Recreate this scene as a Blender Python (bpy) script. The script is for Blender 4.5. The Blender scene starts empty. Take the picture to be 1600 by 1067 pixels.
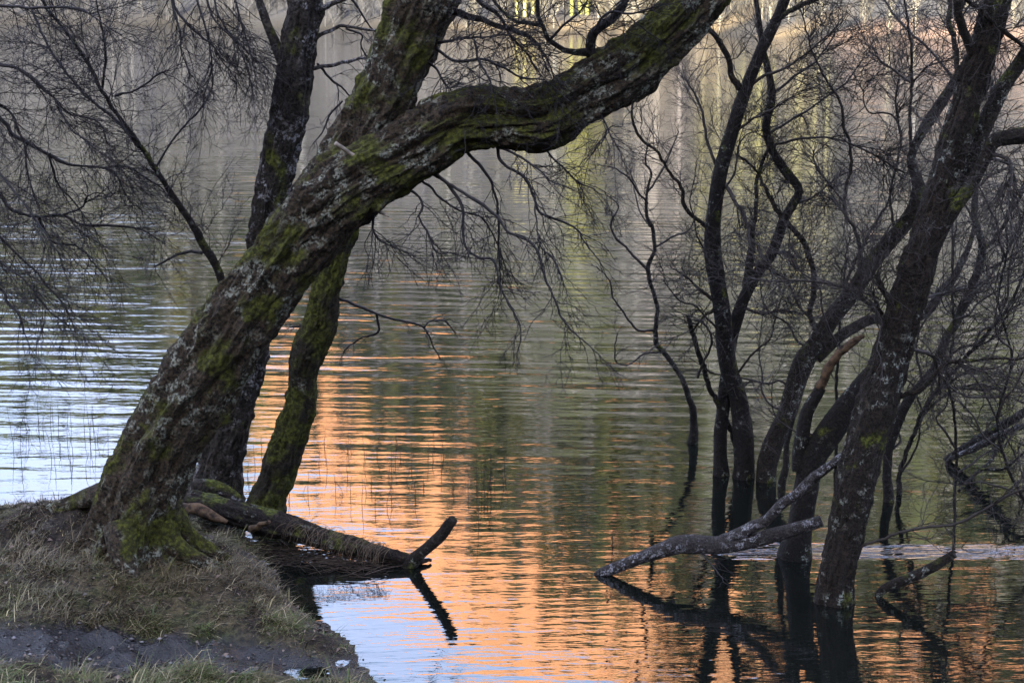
import bpy, math, random
import numpy as np
from mathutils import Vector

# ------------------------------------------------------------------ camera, sky, sun, exposure
scene = bpy.context.scene
H = 3.0                      # camera height over the lake
FPX = 2550.0                 # focal length in pixels of the 1600 px wide photo
PITCH = math.atan((533.5 + 26.0) / FPX)
cam_data = bpy.data.cameras.new("camera")
cam = bpy.data.objects.new("camera", cam_data)
scene.collection.objects.link(cam)
cam_data.sensor_width = 36.0
cam_data.lens = 36.0 * FPX / 1600.0
cam_data.clip_start = 0.1
cam_data.clip_end = 5000.0
cam_data.dof.use_dof = True
cam_data.dof.focus_distance = 8.3
cam_data.dof.aperture_fstop = 7.0
cam.location = (0, 0, H)
cam.rotation_euler = (math.radians(90) - PITCH, 0, 0)
scene.camera = cam

SUN_EL, SUN_AZ = math.radians(17.0), math.radians(205.0)   # azimuth clockwise from +Y: behind the camera, to the left
world = bpy.data.worlds.new("World")
scene.world = world
world.use_nodes = True
wn = world.node_tree
bg = wn.nodes["Background"]
sky = wn.nodes.new("ShaderNodeTexSky")
sky.sky_type = 'NISHITA'
sky.sun_disc = False
sky.sun_elevation = SUN_EL
sky.sun_rotation = SUN_AZ
sky.altitude = 200
sky.air_density = 1.0
sky.dust_density = 1.5
# a thin, even veil of high cloud over the whole sky
wco = wn.nodes.new("ShaderNodeTexCoord")
wno = wn.nodes.new("ShaderNodeTexNoise"); wno.inputs["Scale"].default_value = 2.6; wno.inputs["Detail"].default_value = 6; wno.inputs["Roughness"].default_value = 0.6
wmp = wn.nodes.new("ShaderNodeVectorMath"); wmp.operation = 'MULTIPLY'; wmp.inputs[1].default_value = (1, 1, 3.0)
wn.links.new(wco.outputs["Generated"], wmp.inputs[0]); wn.links.new(wmp.outputs[0], wno.inputs["Vector"])
wrg = wn.nodes.new("ShaderNodeMapRange"); wrg.inputs[1].default_value = 0.35; wrg.inputs[2].default_value = 0.70; wrg.inputs[3].default_value = 0.10; wrg.inputs[4].default_value = 0.85
wn.links.new(wno.outputs["Fac"], wrg.inputs[0])
wmx = wn.nodes.new("ShaderNodeMix"); wmx.data_type = 'RGBA'; wmx.inputs[7].default_value = (5.2, 5.4, 7.6, 1)
wn.links.new(wrg.outputs[0], wmx.inputs[0]); wn.links.new(sky.outputs[0], wmx.inputs[6])
wn.links.new(wmx.outputs[2], bg.inputs[0])
bg.inputs[1].default_value = 0.15
sun_data = bpy.data.lights.new("sun", 'SUN')
sun_data.energy = 5.0
sun_data.angle = math.radians(0.5)
sun_data.color = (1.0, 0.92, 0.82)
sun = bpy.data.objects.new("sun", sun_data)
scene.collection.objects.link(sun)
to_sun = Vector((math.sin(SUN_AZ) * math.cos(SUN_EL), math.cos(SUN_AZ) * math.cos(SUN_EL), math.sin(SUN_EL)))
sun.rotation_euler = to_sun.to_track_quat('Z', 'Y').to_euler()
scene.view_settings.view_transform = 'Standard'
scene.view_settings.look = 'None'
scene.view_settings.gamma = 1.0
scene.view_settings.exposure = 2.4
scene.cycles.max_bounces = 6
scene.cycles.diffuse_bounces = 2
scene.cycles.glossy_bounces = 3
scene.cycles.caustics_reflective = False
scene.cycles.caustics_refractive = False

# ------------------------------------------------------------------ helpers
CP, SP = math.cos(PITCH), math.sin(PITCH)
def ray(px, py):
    a = (px - 800.0) / FPX
    b = (533.5 - py) / FPX
    return np.array([a, CP + b * SP, -SP + b * CP])
def P(px, py, Y):                       # a point of the photo's line of sight at world distance Y
    d = ray(px, py)
    return np.array([0, 0, H]) + d * (Y / d[1])
def G(px, py, z=0.0):                   # where that line of sight meets height z
    d = ray(px, py)
    return np.array([0, 0, H]) + d * ((z - H) / d[2])
def px_size(Y):
    return Y / CP / FPX * 0.985

def hash3(ix, iy, iz, seed):
    n = (ix.astype(np.int64) * 374761393 + iy.astype(np.int64) * 668265263 + iz.astype(np.int64) * 2147483647 + seed * 974634777) & 0xFFFFFFFF
    n = ((n ^ (n >> 13)) * 1274126177) & 0xFFFFFFFF
    n = ((n ^ (n >> 16)) * 2246822519) & 0xFFFFFFFF
    return ((n ^ (n >> 15)) & 0xFFFFFF) / float(0xFFFFFF)
def vnoise(p, seed=0):
    p = np.asarray(p, float)
    i = np.floor(p); f = p - i; f = f * f * (3 - 2 * f); i = i.astype(np.int64)
    out = 0
    for a in (0, 1):
        for b in (0, 1):
            for c in (0, 1):
                w = (f[..., 0] if a else 1 - f[..., 0]) * (f[..., 1] if b else 1 - f[..., 1]) * (f[..., 2] if c else 1 - f[..., 2])
                out = out + w * hash3(i[..., 0] + a, i[..., 1] + b, i[..., 2] + c, seed)
    return out * 2 - 1
def fbm(p, octaves=4, seed=0, gain=0.5):
    p = np.asarray(p, float); s = 0; a = 1.0
    for o in range(octaves):
        s = s + a * vnoise(p * (2.03 ** o) + 17.3 * o, seed + o); a *= gain
    return s
def fbm2(x, y, scale, octaves=4, seed=0):
    return fbm(np.stack([x * scale, y * scale, np.zeros_like(x) + 0.5], -1), octaves, seed)
def sstep(a, b, x):
    t = np.clip((x - a) / (b - a), 0, 1); return t * t * (3 - 2 * t)

class Acc:                              # collects shapes that end as ONE mesh object
    def __init__(s): s.v = []; s.f3 = []; s.f4 = []; s.n = 0; s.c = []
    def add(s, v, f4=None, f3=None, col=None):
        v = np.asarray(v, float)
        if f4 is not None and len(f4): s.f4.append(np.asarray(f4) + s.n)
        if f3 is not None and len(f3): s.f3.append(np.asarray(f3) + s.n)
        s.v.append(v); s.n += len(v)
        if col is not None:
            col = np.asarray(col, float)
            s.c.append(np.broadcast_to(col, (len(v), 3)))
    def build(s, name, mat, parent=None, origin=None, smooth=True):
        V = np.concatenate(s.v)
        o = np.zeros(3) if origin is None else np.asarray(origin, float)
        V = V - o
        f4 = np.concatenate(s.f4) if s.f4 else np.zeros((0, 4), int)
        f3 = np.concatenate(s.f3) if s.f3 else np.zeros((0, 3), int)
        me = bpy.data.meshes.new(name)
        me.vertices.add(len(V)); me.vertices.foreach_set("co", V.astype(np.float32).ravel())
        nl = len(f4) * 4 + len(f3) * 3
        me.loops.add(nl)
        me.loops.foreach_set("vertex_index", np.concatenate([f4.ravel(), f3.ravel()]).astype(np.int32))
        me.polygons.add(len(f4) + len(f3))
        st = np.concatenate([np.arange(len(f4)) * 4, len(f4) * 4 + np.arange(len(f3)) * 3])
        me.polygons.foreach_set("loop_start", st.astype(np.int32))
        if smooth: me.polygons.foreach_set("use_smooth", np.ones(len(f4) + len(f3), bool))
        me.update(calc_edges=True)
        if s.c:
            C = np.concatenate(s.c)
            at = me.color_attributes.new("col", 'FLOAT_COLOR', 'POINT')
            at.data.foreach_set("color", np.concatenate([C, np.ones((len(C), 1))], 1).astype(np.float32).ravel())
        me.validate()
        ob = bpy.data.objects.new(name, me)
        scene.collection.objects.link(ob)
        if mat: me.materials.append(mat)
        if parent is not None: ob.parent = parent
        elif origin is not None: ob.location = o
        return ob

def tag(o, label=None, cat=None, group=None, kind=None):
    if label: o["label"] = label
    if cat: o["category"] = cat
    if group: o["group"] = group
    if kind: o["kind"] = kind
    return o
def empty(name, loc):
    o = bpy.data.objects.new(name, None); scene.collection.objects.link(o)
    o.location = loc; o.empty_display_size = 0.2
    return o

def catmull(A, n):                      # smooth resampling of a traced line (rows of any width)
    A = np.asarray(A, float)
    if len(A) == 2: return A[0] + (A[1] - A[0]) * np.linspace(0, 1, n)[:, None]
    E = np.vstack([2 * A[0] - A[1], A, 2 * A[-1] - A[-2]])
    L = np.linalg.norm(np.diff(A[:, :3], axis=0), axis=1); s = np.concatenate([[0], np.cumsum(L)])
    t = np.linspace(0, s[-1], n)
    k = np.clip(np.searchsorted(s, t, side='right') - 1, 0, len(A) - 2)
    u = ((t - s[k]) / np.maximum(L[k], 1e-9))[:, None]
    p0, p1, p2, p3 = E[k], E[k + 1], E[k + 2], E[k + 3]
    return 0.5 * (2 * p1 + (p2 - p0) * u + (2 * p0 - 5 * p1 + 4 * p2 - p3) * u * u + (3 * p1 - p0 - 3 * p2 + p3) * u ** 3)

def frames(C):
    T = np.gradient(C, axis=0); T /= np.linalg.norm(T, axis=1)[:, None] + 1e-12
    N = np.zeros_like(T); a = np.array([1.0, 0, 0]) if abs(T[0][0]) < 0.8 else np.array([0, 1.0, 0])
    n = a - T[0] * a.dot(T[0]); n /= np.linalg.norm(n); N[0] = n
    for i in range(1, len(C)):
        n = N[i - 1] - T[i] * N[i - 1].dot(T[i]); N[i] = n / (np.linalg.norm(n) + 1e-12)
    return T, N, np.cross(T, N)

def tube(acc, C, R, sides, rough=0.0, rscale=8.0, seed=0, lobes=0.0, cap=True, stretch=0.35, col=None, flare=None):
    C = np.asarray(C, float); R = np.asarray(R, float); n = len(C)
    T, N, B = frames(C)
    th = np.linspace(0, 2 * math.pi, sides, endpoint=False)
    cs, sn = np.cos(th), np.sin(th)
    D = N[:, None, :] * cs[None, :, None] + B[:, None, :] * sn[None, :, None]
    RR = np.repeat(R[:, None], sides, 1)
    if lobes or rough:
        s = np.concatenate([[0], np.cumsum(np.linalg.norm(np.diff(C, axis=0), axis=1))])
        Rm = R.mean()
        q = np.stack([np.broadcast_to(cs * Rm, (n, sides)), np.broadcast_to(sn * Rm, (n, sides)), np.repeat((s * stretch)[:, None], sides, 1)], -1)
        if lobes:
            ql = np.stack([np.broadcast_to(cs * 0.9, (n, sides)), np.broadcast_to(sn * 0.9, (n, sides)), np.repeat((s * 0.16 / Rm)[:, None], sides, 1)], -1)
            RR = RR * (1 + lobes * 1.3 * fbm(ql, 2, seed + 50))
        if rough:
            q2 = q * np.array([2.2, 2.2, 1.1])
            f = fbm(q2 * rscale, 4, seed, 0.6)
            rid = 1 - np.abs(fbm(q2 * rscale * 0.6 + 5, 3, seed + 9))
            kn = np.maximum(fbm(q * np.array([3.0, 3.0, 2.2]) * rscale * 0.6, 3, seed + 21) - 0.25, 0)
            RR = RR + rough * (0.75 * f + 0.8 * (rid - 0.7) + 1.3 * kn)
    if flare is not None: RR = RR * flare(s if (lobes or rough) else np.arange(n), th)
    V = C[:, None, :] + D * RR[:, :, None]
    i = np.arange(n - 1)[:, None] * sides; j = np.arange(sides)[None, :]; j2 = (j + 1) % sides
    F = np.stack([i + j, i + j2, i + sides + j2, i + sides + j], -1).reshape(-1, 4)
    V = V.reshape(-1, 3); f3 = None
    if cap:
        V = np.vstack([V, C[0], C[-1]])
        a0, a1 = n * sides, n * sides + 1
        jj = np.arange(sides); k = (jj + 1) % sides
        f3 = np.vstack([np.stack([k, jj, np.full(sides, a0)], -1),
                        np.stack([(n - 1) * sides + jj, (n - 1) * sides + k, np.full(sides, a1)], -1)])
    acc.add(V, F, f3, col)

def unit(v): return v / (np.linalg.norm(v) + 1e-12)

# ------------------------------------------------------------------ materials
class MatNodes:
    def __init__(s, name):
        s.m = bpy.data.materials.new(name); s.m.use_nodes = True
        s.t = s.m.node_tree; s.bsdf = s.t.nodes["Principled BSDF"]; s.out = s.t.nodes["Material Output"]
    def n(s, t, **kw):
        nd = s.t.nodes.new(t)
        for k, v in kw.items(): setattr(nd, k, v)
        return nd
    def l(s, a, b): s.t.links.new(a, b)
    def val(s, sock, v):
        if hasattr(v, "links") or hasattr(v, "is_output"): s.l(v, sock)
        else: sock.default_value = v
    def math(s, op, a, b=None, c=None):
        nd = s.n("ShaderNodeMath", operation=op); s.val(nd.inputs[0], a)
        if b is not None: s.val(nd.inputs[1], b)
        if c is not None: s.val(nd.inputs[2], c)
        return nd.outputs[0]
    def noise(s, vec, scale, detail=3, rough=0.55):
        nd = s.n("ShaderNodeTexNoise"); s.l(vec, nd.inputs["Vector"])
        nd.inputs["Scale"].default_value = scale; nd.inputs["Detail"].default_value = detail; nd.inputs["Roughness"].default_value = rough
        return nd.outputs["Fac"]
    def ramp(s, fac, lo, hi):
        nd = s.n("ShaderNodeMapRange", interpolation_type='SMOOTHSTEP'); s.val(nd.inputs[0], fac)
        nd.inputs[1].default_value = lo; nd.inputs[2].default_value = hi
        return nd.outputs[0]
    def mix(s, fac, a, b):
        nd = s.n("ShaderNodeMix", data_type='RGBA'); s.val(nd.inputs[0], fac)
        for sock, v in ((nd.inputs[6], a), (nd.inputs[7], b)):
            if hasattr(v, "is_output"): s.l(v, sock)
            else: sock.default_value = (*v, 1)
        return nd.outputs[2]
    def vec(s, v, sc):
        nd = s.n("ShaderNodeVectorMath", operation='MULTIPLY'); s.l(v, nd.inputs[0]); nd.inputs[1].default_value = sc
        return nd.outputs[0]
    def bump(s, h, dist, strength=1.0):
        nd = s.n("ShaderNodeBump"); s.l(h, nd.inputs["Height"]); nd.inputs["Distance"].default_value = dist; nd.inputs["Strength"].default_value = strength
        s.l(nd.outputs[0], s.bsdf.inputs["Normal"]); return nd

def bark(name, dark, mid, moss=0.5, lichen=0.5, mosscol=(0.075, 0.085, 0.012), lichcol=(0.30, 0.33, 0.28), scale=1.0, rough=0.85):
    m = MatNodes(name)
    co = m.n("ShaderNodeTexCoord").outputs["Object"]
    g = m.n("ShaderNodeNewGeometry")
    sep = m.n("ShaderNodeSeparateXYZ"); m.l(g.outputs["Normal"], sep.inputs[0])
    fine = m.noise(co, 62 * scale, 6, 0.72)
    med = m.noise(co, 16 * scale, 4)
    big = m.noise(co, 4.5 * scale, 3)
    col = m.mix(m.ramp(fine, 0.35, 0.68), dark, mid)
    col = m.mix(m.ramp(med, 0.55, 0.75), col, tuple(min(1, c * 1.7) for c in mid))
    # lichen crusts
    lm = m.math('MULTIPLY', m.ramp(med, 0.62 - 0.2 * lichen, 0.68 - 0.16 * lichen), m.ramp(fine, 0.46, 0.58))
    lm = m.math('MULTIPLY', lm, m.ramp(m.noise(co, 3.1 * scale, 2), 0.54 - 0.24 * lichen, 0.68 - 0.16 * lichen))
    col = m.mix(m.math('MULTIPLY', lm, min(1, 0.95)), col, lichcol)
    # moss, mostly on the upper and weather side
    mm = m.math('ADD', big, m.math('MULTIPLY', sep.outputs[2], 0.10))
    mm = m.math('ADD', mm, m.math('MULTIPLY', sep.outputs[0], 0.03))
    mk = m.math('MULTIPLY', m.ramp(mm, 0.70 - 0.22 * moss, 0.82 - 0.22 * moss), m.ramp(fine, 0.30, 0.52))
    mcol = m.mix(m.ramp(m.noise(co, 45 * scale, 3), 0.4, 0.65), tuple(c * 0.45 for c in mosscol), tuple(c * 1.5 for c in mosscol))
    col = m.mix(mk, col, mcol)
    m.l(col, m.bsdf.inputs["Base Color"])
    m.bsdf.inputs["Roughness"].default_value = rough
    m.bsdf.inputs["Specular IOR Level"].default_value = 0.22
    h = m.math('ADD', m.math('MULTIPLY', fine, 0.6), m.math('MULTIPLY', m.noise(co, 28 * scale, 4), 1.0))
    m.bump(h, 0.030, 1.0)
    return m.m

def plain(name, col, rough=0.8, var=0.3, scale=30, spec=0.3):
    m = MatNodes(name)
    co = m.n("ShaderNodeTexCoord").outputs["Object"]
    f = m.noise(co, scale, 4)
    m.l(m.mix(m.ramp(f, 0.3, 0.7), tuple(c * (1 - var) for c in col), tuple(c * (1 + var) for c in col)), m.bsdf.inputs["Base Color"])
    m.bsdf.inputs["Roughness"].default_value = rough
    m.bsdf.inputs["Specular IOR Level"].default_value = spec
    m.bump(f, 0.004, 0.6)
    return m.m

def vcol(name, rough=0.85, spec=0.2, trans=0.0):
    m = MatNodes(name)
    a = m.n("ShaderNodeAttribute", attribute_name="col")
    m.l(a.outputs["Color"], m.bsdf.inputs["Base Color"])
    m.bsdf.inputs["Roughness"].default_value = rough
    m.bsdf.inputs["Specular IOR Level"].default_value = spec
    return m.m

M_MAIN = bark("bark_mossy_oak", (0.004, 0.003, 0.0015), (0.064, 0.046, 0.026), moss=0.95, lichen=0.70, mosscol=(0.054, 0.057, 0.007), lichcol=(0.25, 0.265, 0.21))
M_SECOND = bark("bark_birch_dark", (0.005, 0.004, 0.003), (0.044, 0.036, 0.028), moss=0.6, lichen=0.60, lichcol=(0.25, 0.25, 0.26))
M_MOSSY = bark("bark_moss_covered", (0.008, 0.006, 0.004), (0.036, 0.030, 0.017), moss=1.35, lichen=0.2, mosscol=(0.055, 0.060, 0.008))
M_ALDER = bark("bark_alder", (0.003, 0.0022, 0.0015), (0.032, 0.023, 0.015), moss=0.5, lichen=0.42, scale=1.5)
M_ALDERD = bark("bark_alder_dark", (0.003, 0.0025, 0.002), (0.019, 0.015, 0.011), moss=0.35, lichen=0.30, scale=1.8)
M_LOG = bark("bark_rotten_log", (0.004, 0.003, 0.002), (0.027, 0.019, 0.013), moss=0.7, lichen=0.35, scale=1.4)
M_PALEBARK = bark("bark_grey_branch", (0.014, 0.012, 0.011), (0.07, 0.06, 0.054), moss=0.1, lichen=0.7, scale=2.0, lichcol=(0.36, 0.36, 0.38))
M_TWIG = plain("twig_bark", (0.013, 0.011, 0.0115), 0.7, 0.4, 60)
M_TWIG2 = plain("twig_bark_brown", (0.018, 0.0135, 0.010), 0.6, 0.4, 60)
M_WOOD = plain("broken_orange_wood", (0.062, 0.038, 0.020), 0.9, 0.85, 30)
M_PALEWOOD = plain("bare_pale_wood", (0.20, 0.165, 0.13), 0.8, 0.3, 50)

# ------------------------------------------------------------------ terrain: one sheet, near bank + lake bed + far hill + hill behind
near_shore_px = [(640, 1105), (600, 1067), (560, 1040), (532, 1005), (508, 962), (470, 938), (446, 918), (438, 893), (405, 868), (345, 845), (300, 818)]
shore = [np.array([320.0, -60]), np.array([60.0, -8]), np.array([14.0, 1.6]), np.array([5.0, 3.2]), np.array([1.9, 4.4]), np.array([0.45, 5.6])]
shore += [G(*p)[:2] for p in near_shore_px]
shore += [np.array([-1.98, 8.80]), np.array([-2.5, 8.88]), np.array([-3.4, 8.95]), np.array([-5.5, 9.4]), np.array([-12.0, 12.0]), np.array([-40.0, 18.0]), np.array([-320.0, 30])]
shore = np.array(shore)
def shore_dist(x, y):                   # >0 on the near bank, <0 over the lake
    d = np.full(x.shape, 1e9)
    for a, b in zip(shore[:-1], shore[1:]):
        ab = b - a; t = np.clip(((x - a[0]) * ab[0] + (y - a[1]) * ab[1]) / ab.dot(ab), 0, 1)
        d = np.minimum(d, np.hypot(x - a[0] - t * ab[0], y - a[1] - t * ab[1]))
    poly = np.vstack([shore, [-320, -900], [320, -900]])
    ins = np.zeros(x.shape, bool); j = len(poly) - 1
    for i in range(len(poly)):
        xi, yi = poly[i]; xj, yj = poly[j]
        c = ((yi > y) != (yj > y)) & (x < (xj - xi) * (y - yi) / (yj - yi + 1e-12) + xi)
        ins ^= c; j = i
    nz = 0.10 * fbm2(x, y, 2.4, 3, 91) + 0.045 * fbm2(x, y, 11.0, 3, 92)
    return np.where(ins, d, -d) + nz * np.exp(-d / 0.3)
def far_shore_y(x):
    return 104 - 0.62 * 55 * np.tanh(x / 55.0) + 1.5 * np.sin(x * 0.21) + 0.8 * np.sin(x * 0.53 + 1)
mud_line = np.array([G(-260, 925, 0.25)[:2], G(0, 955, 0.27)[:2], G(160, 965, 0.25)[:2], G(300, 985, 0.2)[:2], G(430, 1010, 0.12)[:2], G(560, 1050, 0.0)[:2]])
def line_dist(x, y, L):
    d = np.full(x.shape, 1e9)
    for a, b in zip(L[:-1], L[1:]):
        ab = b - a; t = np.clip(((x - a[0]) * ab[0] + (y - a[1]) * ab[1]) / ab.dot(ab), 0, 1)
        d = np.minimum(d, np.hypot(x - a[0] - t * ab[0], y - a[1] - t * ab[1]))
    return d
def mud_mask(x, y):
    n = fbm2(x, y, 2.2, 3, 31)
    m = 1 - sstep(0.17, 0.30, line_dist(x, y, mud_line) + 0.12 * n)
    sd = shore_dist(x, y)
    return np.maximum(m, (1 - sstep(0.02, 0.18, sd + 0.06 * n)))
def skyline(x):
    return 55 + 79 * sstep(-68, 8, x) + 25 * sstep(20, 160, x) + 6 * np.sin(x * 0.05)
def far_hill(x, y):
    s = (y - far_shore_y(x)) * 0.85
    z = 0.25 + 1.0 * sstep(0, 3, s) + 0.86 * np.maximum(s - 4, 0)
    cap = skyline(x)
    z = cap - np.log1p(np.exp(np.clip((cap - z) / 9.0, -40, 40))) * 9.0
    z = np.maximum(z, cap - 400)
    z = z + np.where(s > 5, 1.0, 0) * 3.0 * fbm2(x, y, 0.03, 3, 5) * sstep(5, 40, s)
    return s, z
def height(x, y, detail=True):
    sd = shore_dist(x, y)
    soft = 0.10 + 0.75 * sstep(7.7, 7.0, y)
    up = 0.10 * (1 - np.exp(-np.maximum(sd, 0) / soft)) + 0.13 * (1 - np.exp(-np.maximum(sd, 0) / (0.6 + soft)))
    up = up + 0.16 * sstep(1.2, 6, sd) * np.minimum(sd, 12) * 0.9
    mc = P(112, 800, 8.1)
    up = up + 0.13 * np.exp(-(((x - mc[0]) / 0.42) ** 2 + ((y - mc[1]) / 0.30) ** 2)) * np.clip(sd / 0.2, 0, 1)
    # unseen slope behind the camera, put in to shade the near bank
    back = np.maximum(-y - 16, 0)
    sl = 0.0
    up = up + np.minimum(back * (0.62 + 0.5 * sl), 60 + 75 * sl) * sstep(-16, -30, y)
    dn = -0.25 * (1 - np.exp(np.minimum(sd, 0) / 0.35)) - 1.6 * (1 - np.exp(np.minimum(sd, 0) / 5.0))
    z = np.where(sd > 0, up, dn)
    if detail:
        near = (np.abs(y - 6) < 6) & (np.abs(x + 2) < 7)
        mud = mud_mask(x, y)
        amp = np.clip(sd / 0.25, 0, 1)
        lum = 0.06 * fbm2(x, y, 2.3, 3, 3) + 0.032 * fbm2(x, y, 8.0, 3, 4)
        md = line_dist(x, y, mud_line)
        rut = -0.06 * np.exp(-(md / 0.2) ** 2) + (0.034 * fbm2(x, y, 9, 3, 8) + 0.018 * fbm2(x, y, 24, 2, 9)) * mud
        z = z + np.where(near, amp * (lum + rut), 0)
    s, zf = far_hill(x, y)
    lake_far = -1.85 + 1.85 * sstep(-9, 0, s) 
    far = np.where(s > 0, zf, lake_far)
    return np.where(y > 45, np.maximum(far, -1.85), z)

def axis(parts):
    out = []
    for a, b, st in parts: out.append(np.arange(a, b, st))
    return np.unique(np.round(np.concatenate(out), 4))
gx = axis([(-1200, -300, 60), (-300, -100, 14), (-100, -12, 4), (-12, -4.2, 0.35), (-4.2, 0.2, 0.028), (0.2, 3, 0.25), (3, 12, 1), (12, 100, 4), (100, 300, 14), (300, 1201, 60)])
gy = axis([(-900, -200, 50), (-200, -10, 7), (-10, 3, 0.8), (3, 5.2, 0.12), (5.2, 9.2, 0.028), (9.2, 14, 0.4), (14, 60, 4), (60, 135, 1.5), (135, 330, 4), (330, 1500, 60)])
X, Y = np.meshgrid(gx, gy)
Z = height(X, Y)
sd = shore_dist(X, Y)
n1 = fbm2(X, Y, 0.06, 4, 11); n2 = fbm2(X, Y, 0.35, 4, 12); n3 = fbm2(X, Y, 3.0, 4, 13); n4 = fbm2(X, Y, 14, 3, 14)
def lerp(a, b, t): return a * (1 - t[..., None]) + b * t[..., None]
soil = np.array([0.018, 0.013, 0.009]); straw = np.array([0.048, 0.038, 0.021]); green = np.array([0.026, 0.034, 0.010]); mudc = np.array([0.004, 0.0034, 0.0036])
c = lerp(soil, straw, sstep(-0.3, 0.5, n3)); c = lerp(c, green, sstep(0.0, 0.6, n4 * 0.5 + n3 * 0.4) * 0.8)
MUD = mud_mask(X, Y); c = lerp(c, mudc, MUD)
s_f, _ = far_hill(X, Y)
zo = 32 + 30 * sstep(-24, 10, X) + 13 * n1 + 60 * sstep(-31, -41, X)
bracken = np.array([0.50, 0.235, 0.105]); brk2 = np.array([0.40, 0.23, 0.10]); wood = np.array([0.056, 0.056, 0.056]); grn = np.array([0.055, 0.066, 0.028])
cf = lerp(wood, grn, sstep(14, 30, Z + 8 * n1)); 
cf = lerp(cf, lerp(bracken, brk2, sstep(0.0, 0.6, n2)), sstep(-4, 4, Z - zo))
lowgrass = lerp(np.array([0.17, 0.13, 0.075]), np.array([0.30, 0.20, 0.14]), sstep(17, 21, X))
lowgrass = lerp(np.array([0.040, 0.037, 0.032]), lowgrass, sstep(-12, 6, X))  # left shore grass darkened in its colour to stand in for shade
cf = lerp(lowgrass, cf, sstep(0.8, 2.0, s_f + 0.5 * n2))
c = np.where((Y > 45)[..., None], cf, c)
c = np.where(((sd < 0) & (s_f < 0))[..., None], np.array([0.03, 0.027, 0.02]), c)
a = Acc(); ny, nx = X.shape
idx = np.arange(nx * ny).reshape(ny, nx)
a.add(np.stack([X, Y, Z], -1).reshape(-1, 3), np.stack([idx[:-1, :-1], idx[:-1, 1:], idx[1:, 1:], idx[1:, :-1]], -1).reshape(-1, 4), None, c.reshape(-1, 3))
gm = MatNodes("ground_earth_and_hillside")
at = gm.n("ShaderNodeAttribute", attribute_name="col"); mu = gm.n("ShaderNodeAttribute", attribute_name="mud")
pos = gm.n("ShaderNodeNewGeometry").outputs["Position"]
fn = gm.noise(pos, 38, 5, 0.65)
dk = gm.n("ShaderNodeMix", data_type='RGBA', blend_type='MULTIPLY'); dk.inputs[0].default_value = 1
gm.l(at.outputs["Color"], dk.inputs[6])
gm.l(gm.mix(gm.ramp(fn, 0.36, 0.64), (0.30, 0.30, 0.30), (1.55, 1.5, 1.4)), dk.inputs[7])
gm.l(dk.outputs[2], gm.bsdf.inputs["Base Color"])
gm.l(gm.math('SUBTRACT', 0.9, gm.math('MULTIPLY', mu.outputs["Fac"], gm.math('ADD', 0.45, gm.math('MULTIPLY', gm.ramp(gm.noise(pos, 11, 4), 0.38, 0.56), 0.37)))), gm.bsdf.inputs["Roughness"])
gm.bump(gm.math('ADD', fn, gm.noise(pos, 90, 3)), 0.009, 1.0)
gm.l(gm.math('ADD', 0.2, gm.math('MULTIPLY', mu.outputs["Fac"], 0.22)), gm.bsdf.inputs["Specular IOR Level"])
ground = a.build("ground", gm.m)
am = ground.data.attributes.new("mud", 'FLOAT', 'POINT')
am.data.foreach_set("value", (MUD * ((sd > -0.2) & (Y < 45))).ravel().astype(np.float32))
tag(ground, kind="structure")

# ------------------------------------------------------------------ water
wm = MatNodes("lake_water")
wt = wm.t
wt.nodes.remove(wm.bsdf)
pos = wm.n("ShaderNodeNewGeometry").outputs["Position"]
sp = wm.n("ShaderNodeSeparateXYZ"); wm.l(pos, sp.inputs[0]); wx, wy = sp.outputs[0], sp.outputs[1]
def comb(x, y, z=0.0):
    nd = wm.n("ShaderNodeCombineXYZ"); wm.val(nd.inputs[0], x); wm.val(nd.inputs[1], y); wm.val(nd.inputs[2], z); return nd.outputs[0]
def wsc(a, b, c=0.0, d=0.0): return comb(wm.math('MULTIPLY', wm.math('ADD', wx, wm.math('MULTIPLY', wy, d)), a), wm.math('MULTIPLY', wm.math('ADD', wy, wm.math('MULTIPLY', wx, c)), b))
wob = wm.noise(wsc(0.35, 0.55), 1.0, 2)
ph = wm.math('ADD', wm.math('MULTIPLY', wm.math('ADD', wy, wm.math('MULTIPLY', wx, 0.07)), 2 * math.pi / 0.31), wm.math('MULTIPLY', wob, 24.0))
w1 = wm.math('SINE', ph)
w2 = wm.math('SUBTRACT', wm.noise(wsc(0.8, 6.0, 0.10), 1.0, 1), 0.5)
w3 = wm.math('SUBTRACT', wm.noise(wsc(2.6, 15.0, -0.08), 1.0, 2), 0.5)
w4 = wm.math('SUBTRACT', wm.noise(wsc(7.0, 30.0, 0.2), 1.0, 2), 0.5)
patch = wm.ramp(wm.noise(wsc(0.25, 0.75, 0.3), 1.0, 3), 0.36, 0.60)
calm = wm.ramp(wy, 7.6, 14.0)
amp1 = wm.math('MULTIPLY', wm.math('ADD', 0.06, wm.math('MULTIPLY', calm, 0.94)), wm.math('ADD', 0.35, wm.math('MULTIPLY', patch, 0.65)))
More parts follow.
